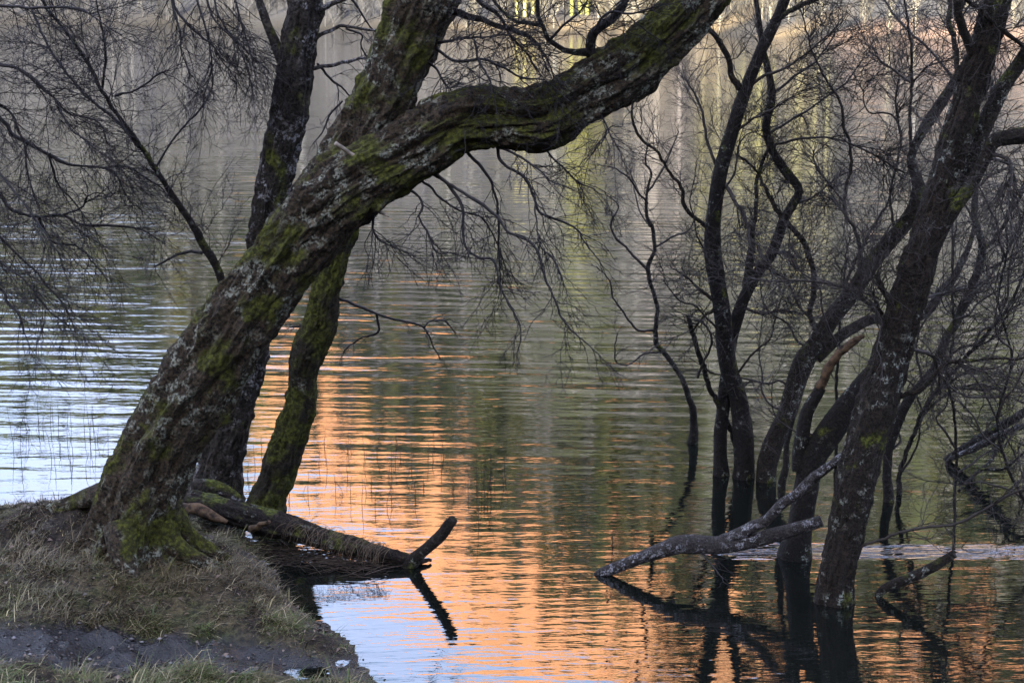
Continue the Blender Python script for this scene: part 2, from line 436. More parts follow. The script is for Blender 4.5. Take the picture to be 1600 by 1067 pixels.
# a breeze streak behind the standing trees, close to the right bank
strk = wm.math('MULTIPLY', wm.ramp(wm.math('ABSOLUTE', wm.math('SUBTRACT', wy, wm.math('ADD', 8.32, wm.math('MULTIPLY', wm.noise(wsc(1.2, 0.0), 1.0, 2), 0.12)))), 0.15, 0.03), wm.math('MULTIPLY', wm.ramp(wx, 1.0, 1.25), wm.ramp(wm.noise(wsc(1.6, 5.0), 1.0, 2), 0.28, 0.44)))
hh = wm.math('MULTIPLY', wm.math('MULTIPLY', w1, 0.0014), amp1)
hh = wm.math('ADD', hh, wm.math('MULTIPLY', wm.math('MULTIPLY', w2, 0.0118), wm.math('MULTIPLY', wm.math('ADD', 0.20, wm.math('MULTIPLY', calm, 0.80)), wm.math('ADD', 0.45, wm.math('MULTIPLY', patch, 0.55)))))
hh = wm.math('ADD', hh, wm.math('MULTIPLY', w3, wm.math('ADD', wm.math('ADD', 0.0017, wm.math('MULTIPLY', calm, 0.0006)), wm.math('MULTIPLY', strk, 0.062))))
hh = wm.math('ADD', hh, wm.math('MULTIPLY', w4, wm.math('ADD', 0.0005, wm.math('MULTIPLY', strk, 0.008))))
bp = wm.n("ShaderNodeBump"); wm.l(hh, bp.inputs["Height"]); bp.inputs["Distance"].default_value = 1.0; bp.inputs["Strength"].default_value = 1.0
gl = wm.n("ShaderNodeBsdfGlossy"); gl.inputs["Roughness"].default_value = 0.02; gl.inputs["Color"].default_value = (0.95, 0.96, 1.0, 1)
df = wm.n("ShaderNodeBsdfDiffuse"); df.inputs["Color"].default_value = (0.004, 0.005, 0.004, 1)
fr = wm.n("ShaderNodeFresnel"); fr.inputs["IOR"].default_value = 2.3
mx = wm.n("ShaderNodeMixShader")
for s_ in (gl, df, fr): wm.l(bp.outputs[0], s_.inputs["Normal"])
wm.l(fr.outputs[0], mx.inputs[0]); wm.l(df.outputs[0], mx.inputs[1]); wm.l(gl.outputs[0], mx.inputs[2]); wm.l(mx.outputs[0], wm.out.inputs["Surface"])
a = Acc()
a.add([(-600, -70, 0), (600, -70, 0), (600, 200, 0), (-600, 200, 0)], [(0, 1, 2, 3)])
lake = tag(a.build("lake_water", wm.m), kind="structure")

# ------------------------------------------------------------------ far shore: brush at the water's edge, woods on the hillside
rng = np.random.default_rng(5)
M_FAR = vcol("far_wood")
def ribbon_tree(acc, base, h, n, spread, col, colv, thick, trunkcol=None, up=0.5):
    base = np.asarray(base, float)
    tc = col if trunkcol is None else trunkcol
    tube(acc, np.array([base - [0, 0, 1.0], base + [0, 0, h * 0.5], base + [rng.normal(0, .03) * h, 0, h * 0.95]]), np.array([1.6, 1.1, 0.3]) * thick, 4, cap=False, col=np.asarray(tc))
    t0 = rng.uniform(0.12, 0.9, n); az = rng.uniform(0, 2 * math.pi, n)
    L = h * spread * rng.uniform(0.4, 1.0, n) * (1.05 - 0.7 * t0)
    st = base + np.stack([0 * t0, 0 * t0, t0 * h], -1)
    d = np.stack([np.cos(az), np.sin(az), rng.uniform(up - 0.4, up + 0.7, n)], -1); d /= np.linalg.norm(d, axis=1)[:, None]
    en = st + d * L[:, None] + np.array([0, 0, 1]) * (L * 0.25)[:, None]
    side = np.stack([-np.sin(az + rng.normal(0, 1, n)), np.cos(az), 0 * az], -1) * (thick * rng.uniform(.35, .8, n))[:, None]
    mid = (st + en) / 2 - np.array([0, 0, .06]) * L[:, None] + rng.normal(0, .05, (n, 3)) * L[:, None]
    V = np.stack([st - side, st + side, mid + side * .8, mid - side * .8, en], 1).reshape(-1, 3)
    k = np.arange(n)[:, None] * 5
    cc = np.repeat(np.asarray(col) * rng.uniform(1 - colv, 1 + colv, (n, 1)), 5, 0)
    acc.add(V, k + np.array([0, 1, 2, 3]), k + np.array([3, 2, 4]), cc)
def conifer(acc, base, h, r, col):
    n = int(60); base = np.asarray(base, float)
    tube(acc, np.array([base - [0, 0, 1.0], base + [0, 0, h]]), np.array([.22, .04]), 4, cap=False, col=(0.06, 0.045, 0.035))
    t = rng.uniform(0.08, 1, n) ** 0.9; az = rng.uniform(0, 2 * math.pi, n); L = r * (1.05 - t) * rng.uniform(.7, 1.15, n)
    st = base + np.stack([0 * t, 0 * t, t * h], -1); d = np.stack([np.cos(az), np.sin(az), -0.25 + 0 * az], -1)
    en = st + d * L[:, None]; sd_ = np.stack([-np.sin(az), np.cos(az), 0 * az], -1) * (0.38 * L)[:, None]; up = np.array([0, 0, h * 0.05])
    V = np.stack([st + up, (st + en) / 2 - sd_, en, (st + en) / 2 + sd_], 1).reshape(-1, 3); k = np.arange(n)[:, None] * 4
    acc.add(V, k + np.array([0, 1, 2, 3]), None, np.repeat(np.asarray(col) * rng.uniform(.7, 1.3, (n, 1)), 4, 0))
def hz(x, y): return float(height(np.array([x]), np.array([y]), False)[0])
a = Acc()
cnt = 0
while cnt < 620:                         # bare birch and oak wood on the lower slope
    x = rng.uniform(-75, 75); s = 6 + 75 * rng.random() ** 1.3; y = float(far_shore_y(np.array(x))) + s / 0.85
    z = hz(x, y)
    if z > 34 + 34 * float(sstep(-26, 8, np.array(x))) - 2 and rng.random() < 0.85: continue
    g = rng.random()
    col = np.array([0.088, 0.088, 0.094]) if g < .6 else (np.array([0.135, 0.13, 0.115]) if g < .85 else np.array([0.115, 0.115, 0.075]))
    if x < -10: col = col * np.array([0.78, 0.80, 0.88])  # shaded look of the left-hand wood put into its albedo
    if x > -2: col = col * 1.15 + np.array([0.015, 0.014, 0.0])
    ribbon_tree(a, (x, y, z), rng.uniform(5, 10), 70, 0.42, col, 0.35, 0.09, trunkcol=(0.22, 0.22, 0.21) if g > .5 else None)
    cnt += 1
# sunlit yellow willows and pale birches by the right-hand shore
for x0, y_off, h, col in [(4.9, 3, 8.5, (0.20, 0.20, 0.06)), (5.6, 5, 9, (0.19, 0.19, 0.06)), (4.6, 7, 10, (0.18, 0.18, 0.06)), (9.2, 3.5, 9, (0.33, 0.30, 0.26)), (10.0, 5, 9.5, (0.31, 0.28, 0.25)), (9.5, 8, 11, (0.29, 0.265, 0.235)),
                          (1.3, 3, 4.5, (0.32, 0.30, 0.12)), (15, 6, 9, (0.27, 0.26, 0.11)), (18, 7, 9, (0.25, 0.24, 0.12)), (13, 9, 9, (0.26, 0.25, 0.12)), (-24.5, 30, 14, (0.10, 0.16, 0.05)), (-23.6, 33, 15, (0.10, 0.16, 0.05))]:
    y = float(far_shore_y(np.array(x0))) + y_off
    for k in range(4):
        ribbon_tree(a, (x0 + rng.normal(0, .4), y + rng.normal(0, .6), hz(x0, y)), h * rng.uniform(.85, 1.1), 150, 0.30, col, 0.25, 0.10)
cnt = 0
while cnt < 520:                         # spruce and pine belt in mid slope
    x = rng.uniform(-75, 75); s = rng.uniform(18, 100); y = float(far_shore_y(np.array(x))) + s / 0.85; z = hz(x, y)
    zo_ = 36 + 34 * float(sstep(-26, 8, np.array(x)))
    if z > zo_ + rng.normal(2, 4) or z < 0.42 * zo_ + rng.normal(0, 3): continue
    conifer(a, (x, y, z), rng.uniform(7, 13), rng.uniform(1.8, 2.8), (np.array([0.038, 0.052, 0.024]) if rng.random() < .7 else np.array([0.085, 0.092, 0.026])) * rng.uniform(.7, 1.4))
    cnt += 1
far_wood = tag(a.build("far_woodland", M_FAR, smooth=False), "bare woodland and conifers covering the hillside across the lake", "woodland", kind="stuff")
a = Acc()
for i in range(420):                     # pale brush along the far waterline
    x = rng.uniform(-48, 40); y = float(far_shore_y(np.array(x))) + rng.uniform(-0.2, 4.5)
    if x > 17 and rng.random() < 0.75: continue
    lit = float(sstep(-10, 4, np.array(x)))  # shaded left to sunlit right, painted into the brush colour
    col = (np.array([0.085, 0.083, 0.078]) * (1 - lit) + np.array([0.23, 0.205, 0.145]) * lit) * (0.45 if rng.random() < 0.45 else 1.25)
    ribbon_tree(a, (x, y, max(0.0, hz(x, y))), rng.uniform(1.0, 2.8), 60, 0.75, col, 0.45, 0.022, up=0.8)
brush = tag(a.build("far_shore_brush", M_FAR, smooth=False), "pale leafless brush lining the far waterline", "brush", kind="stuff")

# ------------------------------------------------------------------ trees
class TwigAcc(Acc):                     # many thin three-sided tubes, built in batches of equal length
    def __init__(s): super().__init__(); s.q = {}
    def line(s, C, R): s.q.setdefault(len(C), []).append((C, R))
    def flush(s):
        for n, lst in s.q.items():
            C = np.array([c for c, _ in lst]); R = np.array([r for _, r in lst])
            T = np.gradient(C, axis=1); T /= np.linalg.norm(T, axis=2, keepdims=True) + 1e-12
            N = np.cross(T, np.array([0.31, 0.52, 0.79])); N /= np.linalg.norm(N, axis=2, keepdims=True) + 1e-9; B = np.cross(T, N)
            V = np.stack([C + (N * math.cos(t) + B * math.sin(t)) * R[..., None] for t in (0, 2.094, 4.189)], 2)
            m = len(lst); i = (np.arange(m)[:, None, None] * n + np.arange(n - 1)[None, :, None]) * 3; j = np.arange(3)[None, None, :]; k = (j + 1) % 3
            F = np.stack([i + j, i + k, i + 3 + k, i + 3 + j], -1).reshape(-1, 4)
            s.add(V.reshape(-1, 3), F)
        s.q = {}
def grow(acc, p, d, L, r, rng, wig=0.22, grav=0.0, up=0.0, sub=3, level=0, maxlev=2, dens=1.0):
    n = int(min(12, max(4, L / 0.03)))
    st = L / n
    w = np.cumsum(rng.normal(0, wig, (n, 3)) * (1, 1, 0.8), 0) + rng.normal(0, wig * 0.9, (n, 3))
    w[:, 2] += (up - grav) * 4 * st * np.arange(1, n + 1)
    D = unit(np.array(d, float)) + w; D /= np.linalg.norm(D, axis=1)[:, None]
    C = np.vstack([p, p + np.cumsum(D * st, 0)]); R = r * np.linspace(1, 0.5, n + 1)
    acc.line(C, R)
    if level < maxlev:
        k = min(8, max(1, int(round(rng.uniform(0.6, 1.4) * sub * dens * L / 0.16))))
        for t in rng.uniform(0.12, 0.97, k):
            i = min(int(t * n), n - 1); T = D[i]
            q = rng.normal(0, 1, 3); q = unit(q - T * q.dot(T)); an = rng.uniform(0.4, 1.0)
            grow(acc, C[i], T * math.cos(an) + q * math.sin(an), L * rng.uniform(0.3, 0.65) * (1.15 - 0.5 * t), max(0.0012, R[i] * 0.72), rng, wig, grav, up, sub, level + 1, maxlev, dens)

class Tree:
    def __init__(s, name, label, cat, base, seed, twigmat=None, group=None):
        s.base = np.array(base, float); s.e = empty(name, s.base); tag(s.e, label, cat, group)
        s.rng = np.random.default_rng(seed); s.samples = []; s.seed = seed; s.twigmat = twigmat or M_TWIG
    def near(s, px, py):
        S = np.concatenate(s.samples); k = np.argmin((S[:, 0] - px) ** 2 + (S[:, 1] - py) ** 2); return S[k, 2]
    def limb(s, pts, d0, d1, mat, name="branch", sides=None, rough=None, lobes=0.06, seg=None, under=0.0, rscale=None, flare=None, tw=None, end_taper=True, jitter=True):
        """pts: (px, py, width px) traced on the photo; d0..d1 distance from the camera; tw: twig settings"""
        A = np.array([(p[0], p[1], p[2]) for p in pts], float)
        if d0 is None: d0 = s.near(A[0, 0], A[0, 1])
        if d1 is None: d1 = d0 + s.rng.uniform(-0.25, 0.25)
        L = np.concatenate([[0], np.cumsum(np.linalg.norm(np.diff(A[:, :2], axis=0), axis=1))]); L /= L[-1]
        dep = d0 + (d1 - d0) * L
        W = np.array([P(p[0], p[1], q) for p, q in zip(A, dep)])
        thin = np.where(A[:, 2] < 12, 0.80, 1.0)
        R = A[:, 2] / 2 * px_size(dep) * thin
        D = np.column_stack([W, R, A[:, 0], A[:, 1], dep])
        if under:                         # runs on below the waterline or into the soil
            t = unit(W[0] - W[1]) * 0.5 + np.array([0, 0, -1.0]); t = unit(t)
            D = np.vstack([np.concatenate([W[0] + t * under, [R[0] * 1.1, A[0, 0], A[0, 1], dep[0]]]), D])
        length = np.linalg.norm(np.diff(D[:, :3], axis=0), axis=1).sum()
        rmax = R.max()
        seg = seg or max(0.012, min(0.05, rmax * 0.8))
        n = max(len(D) * 3, int(length / seg))
        Q = catmull(D, n); C = Q[:, :3].copy(); RR = np.maximum(Q[:, 3], 0.0012)
        if jitter:                        # small natural kinks
            sc = np.linspace(0, length, n)
            for k in range(3):
                C[:, k] += 0.006 * np.clip(RR.mean() / 0.012, 0.35, 1.2) * fbm(np.stack([sc * (22 if rmax < 0.02 else (10 if rmax < 0.035 else 2.5)) + 13 * k, sc * 0 + s.seed, sc * 0], -1), 3, s.seed + 40 + k + len(s.samples), 0.6) * np.clip(sc / 0.06, 0, 1)
                C[:, k] += RR * 0.22 * np.clip(0.02 / rmax, 0.3, 1) * fbm(np.stack([sc * (9 if rmax < 0.03 else 3.5) + 31 * k, sc * 0 + s.seed, sc * 0], -1), 2, s.seed + k) * np.clip(sc / 0.1, 0, 1)
        if under and rmax > 0.012: RR = RR * (1 + 0.22 * np.exp(-np.maximum(np.linspace(0, length, n) - under, 0) / 0.07))
        sides = sides or (28 if rmax > 0.04 else (14 if rmax > 0.018 else 8))
        acc = Acc()
        tube(acc, C, RR, sides, rough=(rmax * 0.10 if rough is None else rough), rscale=rscale or 0.55 / max(rmax, 0.006), seed=s.seed + len(s.samples) * 7, lobes=lobes, flare=flare)
        ob = acc.build(name, mat, s.e, s.base)
        s.samples.append(Q[:, [4, 5, 6]])
        if tw:
            s.twigs(ob, C, RR, **tw)
        return ob
    def twigs(s, ob, C, RR, n=10, L=(0.2, 0.45), t=(0.25, 1.0), grav=0.0, up=0.0, wig=0.2, bias=(0, 0, 0), ang=(0.5, 1.2), sub=3, maxlev=2, r=0.0028, mat=None, tip=True, dens=1.0):
        rng = s.rng; a = TwigAcc(); N = len(C)
        T = np.gradient(C, axis=0)
        ts = list(rng.uniform(t[0], t[1], n)) + ([0.995, 0.99] if tip else [])
        for u in ts:
            i = min(int(u * (N - 1)), N - 2); T0 = unit(T[i]); q = rng.normal(0, 1, 3); q = unit(q - T0 * q.dot(T0))
            an = rng.uniform(*ang) if u < 0.985 else rng.uniform(0.05, 0.5)
            d = T0 * math.cos(an) + q * math.sin(an) + np.array(bias) * rng.uniform(0.3, 1.2)
            rr = min(max(RR[i] * 0.7, 0.0016), r * rng.uniform(0.75, 1.3))
            grow(a, C[i], d, rng.uniform(*L), rr, rng, wig, grav, up, sub, 0, maxlev, dens=dens)
        a.flush(); o = a.build("twigs", mat or s.twigmat, ob, s.base)
        tag(o, kind="stuff")
        return o

def base_on(px, py, z=0.0): return G(px, py, z)

# --- the big leaning tree on the bank
bm = P(212, 842, 7.85)
lean = Tree("leaning_tree", "massive mossy tree leaning right from the grassy bank, with a long bent limb", "tree", (bm[0], bm[1], bm[2]), 11)
def root_flare(s_, th):
    s_ = s_[:, None]; th = th[None, :]
    k = np.exp(-np.maximum(s_ - 0.12, 0) / 0.16)
    lob = 0.5 + 0.5 * np.cos(3 * th + 0.7) ; lob2 = 0.5 + 0.5 * np.cos(5 * th + 2.1)
    gv = lambda c_, w_: np.exp(-((np.mod(th - c_ + math.pi, 2 * math.pi) - math.pi) / w_) ** 2)
    wv = 0.25 * np.sin(s_ * 5.1) + 0.12 * np.sin(s_ * 13.0 + 1)
    groove = 1 - 0.17 * gv(3.75 + s_ * 0.28 + wv * 0.5, 0.20) - 0.16 * gv(5.25 - s_ * 0.15 + wv, 0.18) - 0.10 * gv(4.55 + 0.1 * s_ - wv, 0.14)
    return (1 + k * (0.10 + 0.32 * lob + 0.14 * lob2)) * groove
lean.limb([(200, 890, 168), (213, 805, 138), (251, 705, 120), (300, 620, 119), (352, 535, 118), (398, 465, 113), (444, 400, 108), (494, 335, 112), (545, 288, 112), (600, 256, 100), (655, 226, 92), (705, 195, 88), (748, 183, 86), (795, 182, 82), (850, 180, 90), (905, 150, 84), (955, 118, 84), (1000, 88, 80), (1045, 48, 78), (1088, 2, 76), (1150, -75, 70), (1230, -170, 60)],
          7.85, 7.75, M_MAIN, "trunk", sides=160, rough=0.022, rscale=17, lobes=0.10, seg=0.009, under=0.15, flare=root_flare, jitter=False)
lean.limb([(500, 325, 86), (545, 250, 88), (580, 190, 94), (622, 100, 95), (664, 0, 94), (705, -100, 90), (760, -240, 70)], 7.93, 7.95, M_MAIN, "limb", sides=120, rough=0.022, rscale=17, lobes=0.12, seg=0.013, jitter=False)
# roots
for pts, d0, d1 in [([(205, 762, 56), (168, 770, 44), (134, 781, 32), (100, 791, 22), (62, 800, 10)], 7.95, 8.14),
                    ([(250, 815, 60), (262, 845, 46), (285, 862, 34), (325, 880, 20), (360, 893, 10)], 7.80, 7.72),
                    ([(190, 825, 60), (195, 850, 52), (202, 878, 38), (215, 905, 18)], 7.66, 7.50),
                    ([(268, 800, 44), (292, 830, 30), (330, 858, 22), (372, 880, 12)], 7.92, 7.86)]:
    lean.limb(pts, d0, d1, M_MAIN, "root", sides=28, rough=0.008, rscale=16, lobes=0.1)
lean.limb([(524, 224, 8), (542, 236, 8), (562, 250, 8)], 7.64, 7.70, M_PALEWOOD, "broken_stub", lobes=0, rough=0.001)
lean.limb([(575, 325, 10), (592, 330, 7), (608, 337, 3)], 7.80, 7.72, M_PALEWOOD, "broken_stub", lobes=0, rough=0.001)
DR = dict(n=16, L=(0.14, 0.40), grav=0.30, wig=0.17, bias=(0.1, 0, -0.35), sub=2.4, r=0.0026, maxlev=2)
for pts, dd in [([(650, 258, 8), (661, 264, 7), (698, 286, 7), (722, 326, 6), (724, 378, 5), (744, 401, 5), (772, 409, 5), (781, 446, 4), (794, 474, 4), (812, 508, 3), (812, 539, 2)], -0.2),
            ([(655, 255, 8), (670, 264, 7), (710, 292, 6), (772, 335, 6), (797, 363, 5), (834, 384, 5), (849, 428, 5), (865, 465, 4), (877, 496, 4), (902, 524, 3), (940, 557, 2)], -0.35),
            ([(722, 225, 7), (729, 236, 7), (763, 276, 6), (775, 310, 5), (778, 335, 5), (780, 403, 4), (783, 452, 3), (800, 480, 2)], 0.15),
            ([(775, 215, 7), (777, 230, 7), (787, 256, 6), (821, 279, 6), (835, 313, 5), (843, 332, 5), (865, 341, 5), (899, 357, 4), (914, 378, 3), (940, 415, 2)], -0.1),
            ([(620, 280, 7), (633, 292, 6), (655, 307, 5), (661, 323, 5), (655, 338, 4), (670, 369, 4), (682, 394, 3), (705, 396, 2)], -0.1),
            ([(640, 268, 6), (672, 292, 5), (690, 310, 5), (720, 330, 4), (752, 340, 4), (775, 375, 3), (790, 420, 3)], 0.2),
            ([(585, 330, 6), (583, 355, 5), (590, 372, 4), (608, 382, 3), (640, 398, 2)], 0.1),
            ([(840, 215, 5), (858, 240, 4), (880, 262, 4), (905, 285, 3), (930, 296, 2)], 0.2),
            ([(770, 228, 5), (800, 238, 5), (838, 262, 4), (858, 282, 3), (880, 290, 2)], -0.3),
            ([(930, 165, 5), (945, 190, 4), (955, 215, 3), (965, 230, 2)], -0.3),
            ([(835, 300, 4), (838, 345, 3), (845, 385, 3), (868, 410, 3), (880, 440, 2)], -0.2)]:
    d = lean.near(pts[0][0], pts[0][1]); lean.limb(pts, d, d + dd, M_TWIG, "branch", tw=DR, lobes=0)
UPT = dict(n=16, L=(0.15, 0.40), up=0.05, wig=0.18, sub=2.4, r=0.0028, maxlev=2)
for pts, dd in [([(690, 12, 12), (713, 20, 12), (752, 31, 11), (789, 45, 10), (825, 59, 7), (848, 84, 5), (865, 121, 3)], -0.3),
            ([(735, -20, 9), (747, 0, 8), (780, 25, 7), (797, 56, 5), (820, 81, 4), (838, 110, 3)], -0.2),
            ([(935, 95, 14), (921, 84, 13), (893, 81, 11), (859, 62, 9), (848, 39, 8), (840, 15, 8), (837, -20, 7)], -0.15),
            ([(925, 90, 16), (922, 72, 15), (929, 50, 15), (957, 31, 13), (977, 0, 12), (995, -40, 9)], -0.1),
            ([(850, 42, 8), (830, 36, 7), (809, 34, 7), (786, 20, 6), (765, -5, 5)], 0.1),
            ([(672, 70, 7), (685, 79, 6), (713, 96, 6), (752, 93, 5), (780, 104, 5), (814, 121, 4), (854, 126, 2)], -0.25),
            ([(741, 62, 5), (750, 98, 5), (764, 121, 4), (769, 143, 3)], -0.2),
            ([(678, 68, 6), (685, 67, 6), (724, 60, 5), (775, 58, 3)], -0.35),
            ([(660, 95, 5), (680, 105, 5), (695, 130, 4), (706, 142, 3)], -0.1),
            ([(925, 55, 6), (950, 20, 5), (985, 22, 4), (1020, 12, 3)], -0.35),
            ([(860, 62, 6), (880, 40, 5), (905, 20, 4), (925, -10, 3)], -0.3)]:
    d = lean.near(pts[0][0], pts[0][1]); lean.limb(pts, d, d + dd, M_ALDERD if pts[0][2] > 7 else M_TWIG, "branch", tw=UPT, lobes=0)

# --- the second tree, behind it in the shallows
b2 = G(335, 782)
sec = Tree("birch_tree", "dark straight trunk rising from the water behind the leaning tree, flecked with pale lichen", "tree", b2, 23)
sec.limb([(333, 785, 92), (342, 740, 80), (352, 690, 72), (366, 620, 66), (386, 540, 62), (410, 420, 58), (428, 300, 54), (446, 200, 56), (463, 100, 54), (478, 0, 50), (492, -120, 44), (505, -260, 36)], b2[1], b2[1] - 0.35, M_SECOND, "trunk", sides=90, rough=0.014, rscale=24, lobes=0.08, seg=0.015, under=0.4)
sec.limb([(300, 762, 26), (330, 764, 24), (358, 772, 20), (378, 785, 12)], b2[1] - 0.25, b2[1] - 0.25, M_SECOND, "root", rough=0.004)
BT = dict(n=26, L=(0.25, 0.6), grav=0.06, wig=0.15, sub=2.6, r=0.0028, ang=(0.4, 1.1))
sec.limb([(392, 555, 18), (365, 480, 15), (345, 436, 14), (325, 395, 13), (300, 350, 12), (270, 305, 11), (240, 262, 10), (215, 225, 9), (180, 175, 8), (150, 125, 7), (120, 70, 6), (75, 15, 5), (40, -40, 4)], b2[1] - 0.1, b2[1] - 0.3, M_ALDERD, "branch", tw=dict(BT, n=64, t=(0.22, 1)))
sec.limb([(218, 230, 8), (185, 192, 7), (135, 150, 6), (100, 110, 5), (70, 60, 5), (50, 15, 4)], None, None, M_TWIG, "branch", tw=dict(BT, n=22))
sec.limb([(243, 262, 5), (280, 205, 4), (310, 175, 4), (330, 140, 3), (333, 100, 2)], None, None, M_TWIG, "branch", tw=dict(BT, n=8, L=(0.1, 0.25)))
sec.limb([(160, 138, 5), (165, 90, 5), (160, 50, 4), (150, 0, 3)], None, None, M_TWIG, "branch", tw=dict(BT, n=10))
sec.limb([(180, 150, 5), (215, 140, 4), (245, 118, 4), (262, 110, 3)], None, None, M_TWIG, "branch", tw=dict(BT, n=10, L=(0.15, 0.35)))
sec.limb([(316, 396, 7), (300, 393, 6), (282, 397, 6), (265, 405, 5), (242, 416, 4)], None, 9.2, M_TWIG, "broken_branch", lobes=0)
sec.limb([(442, 95, 20), (432, 70, 15), (420, 40, 13), (405, 0, 12), (385, -60, 10), (340, -110, 8), (300, -110, 6), (268, -80, 5)], None, 8.9, M_SECOND, "branch")
HG = dict(n=18, L=(0.18, 0.45), grav=0.22, wig=0.16, bias=(0.1, 0, -0.3), sub=2.6, r=0.0026)
for pts in [[(268, -70, 6), (270, 0, 5), (295, 40, 5), (330, 70, 4), (350, 100, 3), (370, 125, 2)], [(290, -70, 6), (305, -10, 5), (325, 60, 4), (330, 110, 3), (318, 150, 2)],
            [(330, -70, 5), (335, 0, 4), (350, 40, 4), (385, 80, 3), (420, 110, 2)], [(350, -70, 5), (370, 10, 4), (385, 60, 3), (400, 120, 2)], [(262, -70, 5), (268, 0, 5), (280, 45, 4), (285, 85, 3), (300, 120, 2)],
            [(310, -80, 5), (330, 20, 4), (372, 72, 3), (395, 140, 2)]]:
    sec.limb(pts, 9.0, 8.9, M_TWIG, "branch", tw=HG, lobes=0)
for pts in [[(490, 62, 9), (515, 48, 7), (540, 42, 6), (590, 48, 4)], [(487, 108, 8), (515, 102, 7), (545, 96, 6), (575, 90, 4)], [(496, 100, 5), (515, 122, 5), (530, 135, 4), (545, 148, 3)],
            [(490, 20, 12), (515, 8, 10), (545, -4, 8), (580, -30, 6)], [(550, 0, 5), (565, 20, 4), (578, 42, 3)], [(535, 158, 4), (515, 180, 4), (505, 205, 3), (488, 225, 2)], [(540, 45, 4), (566, 55, 4), (564, 70, 3), (572, 88, 3)]]:
    sec.limb(pts, None, None, M_PALEBARK if pts[0][2] > 6 else M_TWIG, "branch", tw=dict(HG, n=5, L=(0.1, 0.25)), lobes=0)

# --- the mossy crooked trunk right of it
b3 = G(412, 800)
mos = Tree("mossy_tree", "slim crooked trunk thick with green moss standing in orange reflections", "tree", b3, 37)
mos.limb([(410, 803, 58), (428, 750, 54), (452, 690, 50), (467, 635, 45), (473, 590, 44), (485, 548, 54), (503, 505, 50), (511, 450, 43), (525, 400, 43), (548, 330, 42), (590, 230, 40), (632, 110, 38), (680, -40, 34), (720, -160, 28)], b3[1], b3[1] - 0.4, M_MOSSY, "trunk", sides=80, rough=0.014, rscale=24, lobes=0.13, seg=0.014, under=0.4)
for pts in [[(522, 462, 6), (531, 466, 6), (562, 479, 6), (590, 490, 5), (617, 499, 5), (645, 505, 5), (664, 514, 4), (676, 539, 3), (686, 558, 2)], [(588, 490, 5), (591, 517, 5), (575, 525, 4), (562, 530, 3), (537, 548, 2)],
            [(662, 512, 4), (672, 502, 3), (695, 502, 3), (712, 520, 2)], [(510, 470, 5), (500, 505, 5), (472, 508, 5), (455, 512, 4)]]:
    mos.limb(pts, None, 9.1, M_TWIG, "branch", tw=dict(DR, n=7, L=(0.06, 0.18)), lobes=0)

# --- birch whose trunk stands left of the picture: drooping boughs reach in
bl = np.array([-3.95, 9.35, 0.1])
lft = Tree("weeping_birch_tree", "birch left of frame whose drooping leafless boughs reach in over the water", "tree", bl, 41)
lft.limb([(-330, 800, 66), (-320, 600, 60), (-300, 350, 54), (-285, 100, 46), (-270, -120, 38), (-255, -320, 28)], bl[1], 9.2, M_SECOND, "trunk", sides=40, under=0.3)
LT = dict(n=34, L=(0.2, 0.55), grav=0.16, wig=0.15, bias=(0.15, 0, -0.25), sub=2.6, r=0.0027, t=(0.4, 1))
for pts in [[(-295, 320, 22), (-200, 170, 15), (-100, 145, 11), (0, 186, 9), (17, 208, 8), (48, 225, 8), (76, 242, 7), (112, 259, 6), (160, 263, 5), (180, 273, 4), (191, 298, 3), (205, 320, 2)],
            [(-288, 200, 18), (-180, 85, 12), (-80, 85, 9), (0, 101, 7), (28, 107, 6), (56, 129, 6), (84, 152, 5), (104, 174, 4), (127, 180, 4), (152, 191, 3), (170, 225, 2)],
            [(-285, 90, 16), (-150, 0, 10), (0, 10, 6), (39, 14, 6), (73, 11, 5), (121, 15, 4), (146, 25, 3), (190, 55, 2)],
            [(-300, 400, 20), (-180, 270, 13), (-70, 255, 10), (0, 301, 8), (17, 326, 7), (59, 339, 7), (98, 336, 6), (129, 350, 4), (169, 351, 4), (219, 357, 3), (250, 375, 2)],
            [(-305, 480, 16), (-200, 380, 11), (-90, 390, 8), (0, 450, 6), (14, 472, 6), (31, 495, 5), (38, 523, 4)],
            [(-290, 260, 16), (-190, 130, 12), (-90, 130, 9), (-20, 155, 7), (20, 180, 5), (38, 230, 4), (45, 270, 3), (60, 330, 2)],
            [(-300, 350, 16), (-190, 230, 11), (-90, 260, 8), (-10, 360, 6), (25, 395, 5), (60, 430, 4), (95, 470, 3), (120, 520, 2)],
            [(-300, 440, 14), (-190, 330, 10), (-80, 345, 8), (0, 410, 5), (40, 440, 4), (75, 485, 3), (110, 510, 2)],
            [(-290, 230, 14), (-150, 110, 10), (-60, 190, 7), (0, 270, 5), (30, 310, 4), (70, 365, 3), (95, 400, 2)]]:
    lft.limb(pts, 9.25, 8.9 + lft.rng.uniform(-0.5, 0.3), M_TWIG, "branch", tw=LT, lobes=0)
for pts in [[(160, 263, 5), (197, 260, 4), (233, 281, 4), (253, 295, 3), (285, 330, 2)], [(59, 339, 6), (82, 377, 5), (121, 385, 4), (143, 408, 3), (169, 439, 2)], [(98, 336, 4), (129, 323, 4), (135, 309, 3), (150, 300, 2)], [(84, 152, 4), (110, 200, 4), (135, 220, 3), (145, 240, 2)], [(76, 242, 5), (90, 285, 4), (115, 315, 3), (150, 360, 2)]]:
    lft.limb(pts, None, None, M_TWIG, "branch", tw=dict(LT, n=9, t=(0.1, 1)), lobes=0)

